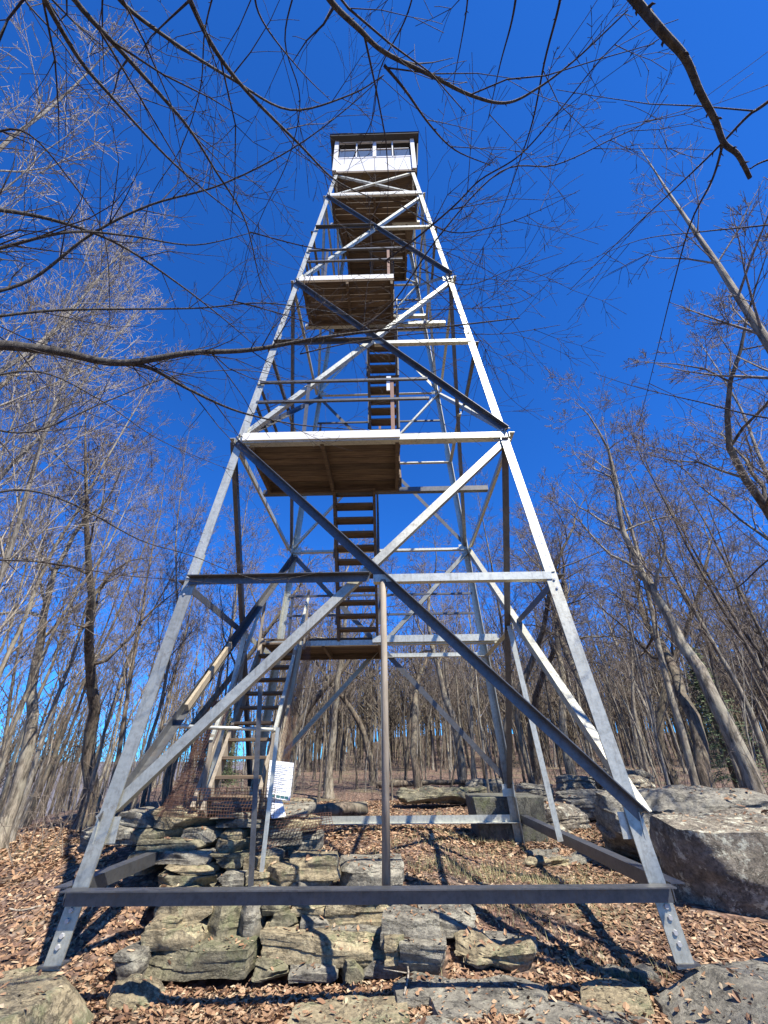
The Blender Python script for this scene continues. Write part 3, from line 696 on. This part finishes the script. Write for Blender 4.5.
# named trees
for (az, D, me, s, rz, lab) in [
 (34.5, 11.0, oaks[0], 1.05, .3, 'thick gnarled pale-barked oak behind the lichened boulder'),
 (37.5, 14.0, oaks[2], 1.0, 2.0, 'broken-looking dark oak at the far right edge of the woods'),
 (23.5, 13.5, oaks[1], 1.15, 4.2, 'twisted dark oak seen just behind the right front leg'),
 (7.5, 17.0, oaks[0], 1.0, 1.4, 'stout grey oak rising behind the concrete pier'),
 (-2.5, 21, oaks[2], 1.0, 5.1, 'dark oak standing behind the rear landing'),
 (-24.0, 14.0, oaks[1], .95, 3.3, 'crooked oak behind the left side of the staircase'),
 (15.5, 20, oaks[2], 1.05, 0.7, 'spreading oak with curved limbs right of the tower'),
 (28.5, 17, oaks[1], 1.1, 2.6, 'tall crooked oak between the right front leg and the gnarled oak'),
 (31.0, 12.5, oaks[2], 1.0, 3.0, 'dark crooked oak close beside the gnarled pale-barked oak'),
 (39.5, 10.5, oaks[1], 1.0, 1.0, 'dark oak at the right edge above the lichened boulder'),
 (19.0, 15.5, oaks[0], .95, 5.2, 'grey oak forking above the right side brace of the tower'),
 (12.5, 14.5, oaks[1], 1.05, 2.2, 'dark oak rising directly above the concrete pier'),
 (2.5, 16.5, oaks[1], 1.0, 4.0, 'dark crooked oak just right of the wooden post'),
 (-7.5, 17.0, oaks[0], 1.0, 3.6, 'grey oak seen between the sign and the wooden post'),
 (-13.0, 18.0, oaks[2], 1.0, 1.9, 'dark oak seen behind the sign on the wire mesh'),
 (-31.0, 13.0, oaks[2], .95, .4, 'dark forked oak left of the tower left leg'),
 (-37.0, 11.5, oaks[0], .85, 2.4, 'grey crooked oak at the left edge of the woods')]:
    x, y = polar(az, D); place_tree('oak_tree', me, x, y, rz, s, lab, 'oak tree')
for (x, y, me, s, rz, lab) in [
 (-5.15, -3.5, birch[0], .98, .5, 'pale twiggy tree nearest the viewer, its crown highest at the left edge'),
 (-4.75, -4.3, birch[0], .93, 2.9, 'pale twiggy tree at the very left edge whose top twigs reach the upper corner'),
 (-5.6, -2.9, birch[0], 1.06, 4.4, 'tall pale twiggy tree filling the sky at upper left'),
 (-4.9, -1.2, birch[0], .82, 1.9, 'shorter pale twiggy tree whose crown ends beside the overhanging limb'),
 (-5.7, -2.1, birch[1], 1.0, 2.1, 'second pale twiggy tree in from the left edge'),
 (-6.7, -1.0, birch[0], 1.0, 3.7, 'pale twiggy tree leaning in at mid height of the left edge'),
 (-6.2, .9, birch[1], .95, 1.0, 'pale twiggy tree just left of the tower left leg'),
 (-6.9, 3.2, birch[0], .85, 5.6, 'smaller pale twiggy tree behind the left front leg'),
 (-9.3, 2.2, birch[1], 1.05, 5.0, 'tall pale twiggy tree standing beyond the left edge rocks')]:
    place_tree('birch_tree', me, x, y, rz, s, lab, 'birch tree')
x, y = polar(50.3, 4.9)
place_tree('slender_tree', tree_meshes('n', 555, 9.3, .085, dict(SL, n=(20, 6, 4, 0), crown=2.1, wob=(.012, .08, .12, .1), rmin=.0025, start=(.42, .15, .1, .1)), 3, 'bark_grey', 'twig_grey', .0), x, y, 1.0, 1.0, 'slender bare tree leaning in from the right edge against open sky', 'tree')
# woods
rt = random.Random(77); pos = []
def far_enough(x, y, d): return all((x-a)**2+(y-b)**2 > d*d for a, b in pos)
cnt = 0; tries = 0
KIND = ['grey-barked slender bare tree', 'thicker grey-barked slender bare tree', 'thin dark-barked bare tree', 'pale-barked slender bare tree', 'dark-barked slender bare tree']
G2 = {'L': 'in the thin woods left of the tower', 'C': 'in the woods seen through the tower legs', 'R': 'in the dense woods right of the tower'}
G1 = {'L': 'slender bare tree in the thin woods left of the tower', 'C': 'slender bare tree in the woods seen through the tower legs', 'R': 'slender bare tree in the dense woods right of the tower'}
while cnt < 170 and tries < 9000:
    tries += 1
    az = rt.uniform(-47, 47); D = 11+33*rt.random()**.8
    if az < -18: D = 9.5+34*rt.random()**.9
    if az > 30 and rt.random() < .3: D = rt.uniform(9.5, 16)
    if az < -17 and rt.random() < .35: continue
    x, y = polar(az, D)
    if not far_enough(x, y, .8 if az > 28 else 1.0): continue
    if -3.5 < x < 5 and y < 8.5: continue
    pos.append((x, y)); cnt += 1
    reg = 'L' if az < -17 else ('C' if az < 17 else 'R')
    ki = rt.choice([0, 1, 2, 3, 4, 2, 4]); me = slender[ki]; lab = KIND[ki]+' '+G2[reg]
    if reg == 'L' and rt.random() < .3: me = birch[1]; lab = 'finely branched bare tree in the thin woods left of the tower'
    place_tree('slender_tree', me, x, y, rt.uniform(0, 6.28), rt.uniform(.72, 1.12), lab, 'tree', 'bare trees in the woods '+{'L': 'left of', 'C': 'behind', 'R': 'right of'}[reg]+' the tower', tilt=(rt.gauss(0, .035), rt.gauss(0, .035)))
place_tree('slender_tree', slender[1], 6.4, -8.6, 1.0, 1.0, 'bare tree out of frame to the right whose shadow crosses the foreground leaves', 'tree')
cnt = 0
while cnt < 75:
    az = rt.uniform(-42, 42); D = rt.uniform(10.5, 24); x, y = polar(az, D)
    if -3.5 < x < 5 and y < 6.5: continue
    reg = 'L' if az < -17 else ('C' if az < 17 else 'R')
    cnt += 1
    place_tree('sapling', saps[rt.randrange(3)], x, y, rt.uniform(0, 6.28), rt.uniform(.7, 1.2), {'L': 'thin sapling among the trees left of the tower', 'C': 'thin sapling among the trees behind the tower', 'R': 'thin sapling among the trees right of the tower'}[reg], 'sapling', 'saplings '+{'L': 'left of', 'C': 'behind', 'R': 'right of'}[reg]+' the tower', tilt=(rt.gauss(0, .08), rt.gauss(0, .08)))
# far wood: one mass
fw_ = MB(); r = random.Random(9)
for i in range(2600):
    az = r.uniform(-52, 52); D = 32+85*r.random()**1.1
    if az < -14 and r.random() < .75: continue
    x, y = polar(az, D); z = ground_z(x, y)
    H = r.uniform(7, 11); R = r.uniform(.05, .12); lx, ly = r.gauss(0, .5), r.gauss(0, .5)
    top = Vector((x+lx, y+ly, z+H)); fw_.tube([(x, y, z-.3), (x+lx*.3, y+ly*.3, z+H*.5), top], [R, R*.7, .02], 4, False)
    for j in range(16):
        t = r.uniform(.25, .95); p = Vector((x+lx*t, y+ly*t, z+H*t)); a = r.uniform(0, 6.28); L = r.uniform(.8, 2.6)*(1.2-t*.6)
        q = p+Vector((math.cos(a)*L*.7, math.sin(a)*L*.7, L*.7)); fw_.tube([p, p.lerp(q, .5)+Vector((0, 0, -.1)), q], [.03, .02, .012], 3, False)
        for k in range(3):
            q0 = p.lerp(q, r.uniform(.3, 1)); q1 = q0+Vector((r.gauss(0, .4), r.gauss(0, .4), r.uniform(.2, .9))); fw_.tube([q0, q1], [.014, .008], 3, False)
fo = fw_.build('far_woods', M['bark_dark']); tag(fo, 'far-off leafless woods showing as one grey-brown mass behind the nearer trees', 'woods', None, 'stuff')
ug = MB(); r = random.Random(91)
for i in range(2600):
    az = r.uniform(-50, 50); D = 9.5+30*r.random()**1.3; x, y = polar(az, D)
    if -3.5 < x < 4.5 and y < 7.5: continue
    if noise.noise((x*.25, y*.25, 11)) < -.12: continue
    z = ground_z(x, y); H = r.uniform(.25, 1.7); d = Vector((r.gauss(0, .35), r.gauss(0, .35), 1)).normalized()
    p = Vector((x, y, z-.05)); q = p+d*H*.5; e = q+(d+rvec(r)*.25).normalized()*H*.5
    ug.tube([p, q, e], [.007, .005, .002], 3, False)
    for k in range(int(H*4)):
        a = q.lerp(e, r.random()); ug.tube([a, a+(d+rvec(r)*.6).normalized()*r.uniform(.1, .4)], [.0035, .0015], 3, False)
uo = ug.build('undergrowth', M['twig_grey']); tag(uo, 'thin leafless brush standing low between the trunks of the woods', 'undergrowth', None, 'stuff')
# evergreen at the right edge of the woods
def conifer(seed, H):
    r = random.Random(seed); tk = MB(); tk.tube([(0, 0, -.3), (0, 0, H*.5), (0, 0, H)], [.12, .08, .01], 8); cr = MB()
    for i in range(900):
        z = r.uniform(.12, .98)*H; Rm = (1-z/H)*1.5+.1; a = r.uniform(0, 6.28); L = Rm*r.uniform(.4, 1)
        p = Vector((0, 0, z)); q = Vector((math.cos(a)*L, math.sin(a)*L, z-.12*L))
        for k in range(7):
            c = p.lerp(q, .3+.1*k+r.uniform(0, .08)); d = Vector((r.gauss(0, 1), r.gauss(0, 1), r.gauss(0, .6))).normalized()*r.uniform(.06, .12)
            e = d.orthogonal().normalized()*.018; n = len(cr.v); cr.v += [c-e, c+e, c+d]; cr.f.append((n, n+1, n+2))
    return tk.mesh('trunk', M['bark_dark'], True), cr.mesh('crown', M['needles'], False)
M['needles'] = simple('pine_needles', (.07, .10, .035), .7)
x, y = polar(33.5, 17); place_tree('pine_tree', conifer(4, 4.2), x, y, 0, 1, 'small green pine half hidden among the bare trees at right', 'pine tree')
x, y = polar(-19.5, 19); place_tree('pine_tree', conifer(5, 3.2), x, y, 0, .9, 'low green pine showing behind the mesh at the left of the staircase', 'pine tree')

# ------------------------------------------------------------------ near trees whose limbs hang into the view
def smooth_path(P, n):
    out = []
    for i in range(len(P)-1):
        p0 = P[max(i-1, 0)]; p1 = P[i]; p2 = P[i+1]; p3 = P[min(i+2, len(P)-1)]
        for k in range(n):
            t = k/n; out.append(.5*((2*p1)+(p2-p0)*t+(2*p0-5*p1+4*p2-p3)*t*t+(3*p1-p0-3*p2+p3)*t*t*t))
    out.append(P[-1].copy()); return out
TW = dict(seg=(.25, .16, .12, .1), wob=(.1, .13, .15, .1), up=(0, 0, 0, 0), tip=(.3, .3, .4, .5), n=(0, 4, 3, 0), start=(.2, .2, .1, .1), ang=(.7, .75, .7, .6), len=(.4, .5, .5, .4), rf=(.5, .6, .6, .6), rmin=.0011, trunk_lvl=-1, crown=.5)
def limb_tree(name, label, base, top, rad, limbs, seed, density=1.0, tk='twig_brown', bk='bark_limb', knobs=()):
    r = random.Random(seed); t = empty(name); tag(t, label, 'tree')
    tr = MB(); b = Vector(base); tp = Vector(top)
    pts = smooth_path([b, b.lerp(tp, .35)+Vector((.1, .05, 0)), b.lerp(tp, .7)-Vector((.08, .05, 0)), tp], 5)
    tr.tube(pts, [rad*(1.5 if i == 0 else 1)*(1-.8*i/len(pts)) for i in range(len(pts))], 10, True)
    lm = MB(); tw = MB()
    for (path, D, r0, r1, side) in limbs:
        if isinstance(D, (int, float)): D = (D, D)
        m_ = len(path)
        P = [at_d(px, py, D[0]+(D[1]-D[0])*i/(m_-1)+r.uniform(-.03, .03)) for i, (px, py) in enumerate(path)]
        if side >= 0:                                  # rooted in the trunk
            a = min(pts, key=lambda q: (q-P[0]).length+abs(q.z-P[0].z+.5)*.8); e_ = P[0]+(P[0]-P[1]).normalized()*.7; e2 = P[0]+(P[0]-P[1]).normalized()*.35; P = [a, e_.lerp(a, .35)+Vector((0, 0, .1)), e2]+P
        sm = smooth_path(P, 6); 
        lead = 18 if side >= 0 else 0; n = len(sm)
        rads = [r0+(r1-r0)*max(0, (i-lead))/(n-lead) + (r0*.35*(lead-i)/lead if i < lead else 0) for i in range(n)]
        (lm if r0 > .007 else tw).tube(sm, rads, 8 if r0 > .01 else 5, True)
        # buds and side twigs
        Lr = sum((sm[i+1]-sm[i]).length for i in range(lead, n-1)); nt_ = int(Lr*5.0*density*abs(side)) if side else 0
        for j in range(nt_):
            i = r.randrange(lead, n-1); d = (sm[min(n-1, i+1)]-sm[max(0, i-1)]).normalized()
            o = Matrix.Rotation(r.uniform(0, 6.28), 3, d) @ d.orthogonal().normalized(); an = r.uniform(.5, 1.0)
            branch(tw, tw, r, sm[i], (d*math.cos(an)+o*math.sin(an)).normalized(), r.uniform(.12, .75), max(.0018, min(.0045, rads[i]*.5)), 1, 2+(r.random() < .6), TW)
        if .012 < r0 < .014 and side > 0:                # knobbly spurs of the thick limb
            for j in range(26):
                i = r.randrange(lead, n-1); d = (sm[i+1]-sm[i]).normalized(); o = Matrix.Rotation(r.uniform(0, 6.28), 3, d) @ d.orthogonal().normalized()
                L_ = rads[i]*r.uniform(1.5, 2.4); tw.tube([sm[i], sm[i]+(o+d*.3).normalized()*L_*.75, sm[i]+(o+d*.6).normalized()*L_], [rads[i]*.55, rads[i]*.33, rads[i]*.08], 6)
        for j in range(int(Lr*9)):
            i = r.randrange(lead, n-1); d = (sm[i+1]-sm[i]).normalized(); o = Matrix.Rotation(r.uniform(0, 6.28), 3, d) @ d.orthogonal().normalized()
            k = .012+rads[i]*.7; tw.tube([sm[i], sm[i]+(o+d*.8).normalized()*k], [rads[i]*.5+.0012, .0008], 4, True)
    tr.build('trunk', M[bk], t, True); lm.build('limb', M[bk], t, True); tw.build('twigs', M[tk], t, True)
    return t
# (pixels of the photo give each limb's course; its distance gives true size)
limb_tree('overhanging_tree', 'near tree whose long bare limbs cross the view from the left edge', (-4.6, -6.0, -.7), (-4.9, -5.6, 7.5), .13, [
 ([(-60, 345), (0, 345), (60, 352), (120, 363), (190, 353), (250, 350), (320, 338), (385, 330), (440, 327), (520, 318)], (3.2, 3.6), .030, .003, 1),
 ([(118, 363), (150, 368), (190, 390), (240, 412), (300, 425), (365, 430)], (3.3, 3.5), .015, .002, -1),
 ([(-60, 208), (0, 210), (60, 222), (120, 245), (180, 285), (225, 320), (262, 352)], (3.4, 3.8), .013, .002, 1),
 ([(-50, 262), (0, 248), (70, 232), (130, 236), (195, 245), (250, 233)], (3.0, 3.4), .010, .002, 1),
 ([(-50, 325), (0, 316), (60, 310), (130, 309), (200, 308), (265, 303), (330, 312), (390, 322), (470, 332)], (3.6, 4.2), .010, .002, 1),
 ([(-40, 300), (30, 280), (90, 235), (150, 205), (220, 185), (290, 150), (345, 110), (384, 75)], (3.4, 4.0), .010, .002, 1),
 ([(-40, 420), (30, 432), (110, 400), (180, 375), (260, 372), (330, 395)], (4.0, 4.6), .008, .002, 1),
 ([(-50, 505), (20, 490), (75, 505), (140, 540), (190, 555), (262, 580), (330, 570)], (3.6, 3.6), .008, .0015, .5),
 ([(-30, 560), (40, 562), (120, 575), (180, 580), (240, 586)], (4.0, 4.0), .006, .0015, .5),
 ([(-30, 380), (40, 372), (100, 400), (160, 440), (230, 470)], (4.4, 4.6), .008, .002, .8),
 ([(-40, 150), (20, 130), (70, 180), (105, 240), (110, 330)], (4.2, 4.2), .007, .002, .8)], 21, 1.35)
limb_tree('overhanging_tree', 'near tree behind the viewer whose drooping limbs hang down from the top edge', (-1.7, -9.6, -.8), (-1.5, -8.6, 7.6), .14, [
 ([(30, -40), (45, 0), (80, 60), (110, 95), (165, 155), (210, 195), (250, 225)], (2.6, 3.0), .011, .0015, 1),
 ([(60, -40), (75, 0), (120, 50), (165, 100), (190, 130), (215, 170), (245, 220), (260, 280), (272, 302)], (2.5, 3.2), .011, .0015, 1),
 ([(175, -40), (190, 0), (215, 50), (250, 95), (300, 145), (335, 180), (372, 198)], (2.4, 3.0), .012, .002, 1),
 ([(105, -40), (120, 0), (170, 40), (230, 78), (290, 110), (350, 95), (384, 75)], (2.6, 3.0), .010, .002, 1),
 ([(310, -40), (330, 0), (360, 30), (384, 52), (430, 75), (470, 95), (505, 103), (535, 90), (575, 60), (628, 10)], (2.2, 2.6), .011, .002, 1),
 ([(384, 65), (405, 90), (430, 125), (455, 150), (490, 165)], (2.3, 2.5), .006, .0015, -1),
 ([(565, -30), (558, 10), (545, 60), (533, 120), (520, 160), (500, 215), (470, 270)], (2.6, 3.0), .006, .0012, .8),
 ([(520, -30), (512, 20), (500, 65), (488, 120)], (2.4, 2.6), .005, .0012, .6),
 ([(470, -30), (465, 20), (452, 90)], (2.4, 2.6), .004, .0012, .5),
 ([(250, -30), (262, 20), (300, 70), (330, 100)], (2.7, 3.0), .005, .0012, .8),
 ([(384, 262), (420, 235), (455, 205), (480, 180), (520, 155), (560, 110), (600, 60), (640, 20)], (2.8, 2.8), .0055, .0016, -1),
 ([(360, 330), (395, 300), (440, 235), (500, 172), (555, 165), (610, 140), (645, 122), (668, 95)], (2.8, 3.2), .005, .0015, -1),
 ([(400, 205), (450, 232), (500, 225), (540, 210), (580, 190)], (3.0, 3.2), .004, .0012, -1),
 ([(420, 268), (465, 285), (510, 270), (562, 253)], (3.0, 3.2), .0035, .0012, -1),
 ([(430, 310), (480, 308), (520, 302), (548, 285)], (3.1, 3.2), .003, .0012, -1),
 ([(300, 354), (360, 341), (430, 333), (500, 334), (560, 325)], (3.0, 3.3), .0045, .0015, -1),
 ([(230, 300), (300, 320), (370, 350), (430, 395), (470, 432)], (3.0, 3.4), .004, .0012, -1),
 ([(372, 255), (430, 285), (480, 340), (505, 392), (540, 420)], (3.0, 3.4), .0035, .001, -1),
 ([(250, 232), (330, 250), (400, 240), (470, 262), (540, 300)], (3.1, 3.5), .004, .001, -1),
 ([(10, -40), (25, 0), (60, 40), (95, 90), (130, 120)], (3.0, 3.2), .005, .0012, 1),
 ([(420, -30), (405, 20), (380, 70), (372, 120), (350, 165), (335, 215)], (3.0, 3.2), .004, .001, 1),
 ([(220, -30), (205, 30), (200, 90), (180, 150), (150, 200), (140, 262)], (3.1, 3.5), .004, .001, 1),
 ([(300, -30), (285, 40), (300, 100), (288, 160), (262, 215), (245, 262), (255, 310)], (3.1, 3.5), .004, .001, 1)], 22, 1.3)
limb_tree('overhanging_tree', 'near tree whose thick knobbly limb enters at the top right of the sky', (1.2, -9.4, -.8), (1.3, -9.0, 7.0), .12, [
 ([(560, -150), (600, -45), (635, 0), (662, 32), (685, 58), (700, 92), (715, 120), (724, 143), (738, 155), (750, 178)], (1.75, 1.9), .0125, .0055, .12),
 ([(723, 143), (712, 180), (690, 225), (672, 290), (655, 360), (640, 420)], (1.9, 2.6), .004, .001, -.6)], 23, .7)
limb_tree('overhanging_tree', 'near tree off to the right whose thin twigs reach in from the right edge', (4.6, -6.2, -.8), (4.7, -6.0, 7.0), .09, [
 ([(860, 30), (768, 102), (748, 116), (724, 141), (700, 165), (665, 198), (615, 245), (570, 290)], (2.1, 2.6), .006, .0012, .5),
 ([(840, 140), (768, 160), (750, 169)], (2.1, 2.1), .004, .002, .3),
 ([(840, 215), (768, 225), (700, 232), (640, 240), (585, 262)], (3.0, 3.4), .005, .001, .6),
 ([(850, 420), (768, 418), (700, 402), (640, 388), (590, 372)], (3.6, 3.8), .007, .001, .6),
 ([(850, 500), (768, 560), (730, 590), (690, 575), (640, 545)], (3.8, 4.2), .007, .001, .5)], 24, .9)

# ------------------------------------------------------------------ leaf litter, grass, sticks
dg = bpy.context.evaluated_depsgraph_get()
bpy.context.view_layer.update()
trees_bvh = []
for o in ROCKS+[ground]:
    mw = o.matrix_world; vs = [mw @ v.co for v in o.data.vertices]
    trees_bvh.append((BVHTree.FromPolygons(vs, [tuple(p.vertices) for p in o.data.polygons]), min(v.x for v in vs), max(v.x for v in vs), min(v.y for v in vs), max(v.y for v in vs), o is ground))
def drop(x, y):
    best = None
    for bv, x0, x1, y0, y1, g in trees_bvh:
        if x0 <= x <= x1 and y0 <= y <= y1:
            h = bv.ray_cast(Vector((x, y, 6)), Vector((0, 0, -1)))
            if h[0] is not None and (best is None or h[0].z > best[0].z): best = (h[0], h[1], g)
    return best
m, t, b = mat('dead_leaf'); g = t.nodes.new('ShaderNodeNewGeometry')
c = ramp(t, g.outputs['Random Per Island'], [(0, (0.084, 0.043, 0.021)), (.2, (0.175, 0.091, 0.047)), (.45, (0.258, 0.149, 0.078)), (.7, (0.323, 0.198, 0.109)), (.9, (0.387, 0.270, 0.158)), (1, (0.425, 0.338, 0.219))])
t.links.new(c, b.inputs['Base Color']); b.inputs['Roughness'].default_value = .7; M['leaf'] = m
r = random.Random(31); lv = []; lf = []
def leaf(p, nrm, s, hero):
    a = r.uniform(0, 6.28); nn = (nrm+rvec(r)*(.38 if hero else .30)).normalized()
    u = nn.orthogonal().normalized(); u = Matrix.Rotation(a, 3, nn) @ u; v = nn.cross(u); c = r.uniform(-.4, .7)
    k = len(lv); q = p+nn*s*.22; wd = s*r.uniform(.28, .42)
    def pt(a_, b_): return q+u*(s*a_)+v*(s*b_)+nn*(s*(c*(abs(b_)*1.3+a_*a_*.9)))
    w1 = r.uniform(.16, .30); w2 = r.uniform(.14, .30)
    lv.extend([pt(-.55, 0), pt(-.2, w1), pt(.12, w2), pt(.32, w2*.75), pt(.55, 0), pt(.28, -w2), pt(.05, -w1*.9), pt(-.28, -w1*.8), pt(-.05, 0), pt(.25, 0)])
    lf.extend([(k, k+8, k+1), (k+1, k+8, k+2), (k+2, k+8, k+9), (k+2, k+9, k+3), (k+3, k+9, k+4), (k+4, k+9, k+5), (k+5, k+9, k+8), (k+5, k+8, k+6), (k+6, k+8, k+7), (k+7, k+8, k)])
n = 0
while n < 112000:
    D = .9+r.random()**1.25*13; az = math.radians(r.uniform(-62, 58)); x = CAM.x+D*math.sin(az); y = CAM.y+2.2+D*math.cos(az)
    h = drop(x, y)
    if not h: continue
    if not h[2] and r.random() > (.07 if h[1].z > .8 else .01): continue
    if h[2] and noise.noise((x*.55, y*.55, 5)) > .28 and r.random() < .6: continue
    if h[2] and r.random() < .75*math.exp(-((x-1.3)/1.1)**2-((y-.2)/1.3)**2): continue
    leaf(h[0], h[1] if h[1].z > 0 else -h[1], (r.uniform(.014, .042) if r.random() < .75 else r.uniform(.04, .072))*(1 if D < 6 else 1.5), D < 5); n += 1
mb = MB(); mb.v = lv; mb.f = lf; me = mb.mesh('leaf_litter', M['leaf']); lo2 = bpy.data.objects.new('leaf_litter', me); COL.objects.link(lo2); tag(lo2, 'dry brown fallen leaves carpeting the ground', 'leaves', None, 'stuff')
# dry grass tufts
M['dry_grass'] = simple('dry_grass', (.27, .25, .12), .8)
gm = MB()
n = 0
for (cx, cy, sx, sy, cn) in ((1.3, .2, 1.5, 1.5, 5200), (2.0, -1.9, .35, .25, 500), (3.6, -2.0, .5, .2, 420), (1.0, 2.2, 1.4, 1.0, 1800), (.8, 5, 1.8, 1.2, 900)):
    for i in range(cn):
        x = r.gauss(cx, sx*.5); y = r.gauss(cy, sy*.5)
        if noise.noise((x*1.6, y*1.6, 2)) < -.02: continue
        h = drop(x, y)
        if not h or not h[2]: continue
        L = r.uniform(.04, .11); a = r.uniform(0, 6.28); d = Vector((math.cos(a)*L*.7, math.sin(a)*L*.7, L)); e = Vector((-math.sin(a), math.cos(a), 0))*.003; k = len(gm.v)
        gm.v += [h[0]-e, h[0]+e, h[0]+d]; gm.f.append((k, k+1, k+2))
go = gm.build('dry_grass', M['dry_grass']); tag(go, 'short yellowish grass growing thinly between the fallen leaves', 'grass', None, 'stuff')
# fallen sticks
sk = 0; spots = [(-1.0, -1.55, 'short forked stick lying across the stones left of the steps'), (.75, -.9, 'thin dead twig on the ground beside the wooden prop'), (.3, -1.9, 'thin dead twig lying on the step stones'), (2.2, .2, 'curved dead stick on the leaves near the right side tie beam'),
  (-3.4, -1.0, 'dead stick in the leaves outside the left front leg'), (1.5, 4.2, 'long pale stick on the grass behind the rear tie beam'), (-4.3, -1.7, 'bleached stick near the left edge of the clearing')]
for x, y, lab in spots:
    h = drop(x, y); p = h[0]+Vector((0, 0, .02)); mb = MB(); a = r.uniform(0, 6.28); d = Vector((math.cos(a), math.sin(a), .05)); L = r.uniform(.35, .7)
    P = [p-d*L/2, p-d*L*.15+Vector((.02, .03, .012)), p+d*L*.2, p+d*L/2+Vector((0, 0, .03))]
    mb.tube(smooth_path(P, 3), .008, 5); mb.tube([p, p+Vector((-d.y, d.x, .1))*L*.3], [.005, .002], 4)
    o = mb.build('stick', M['twig_pale'], None, True); tag(o, lab, 'stick')
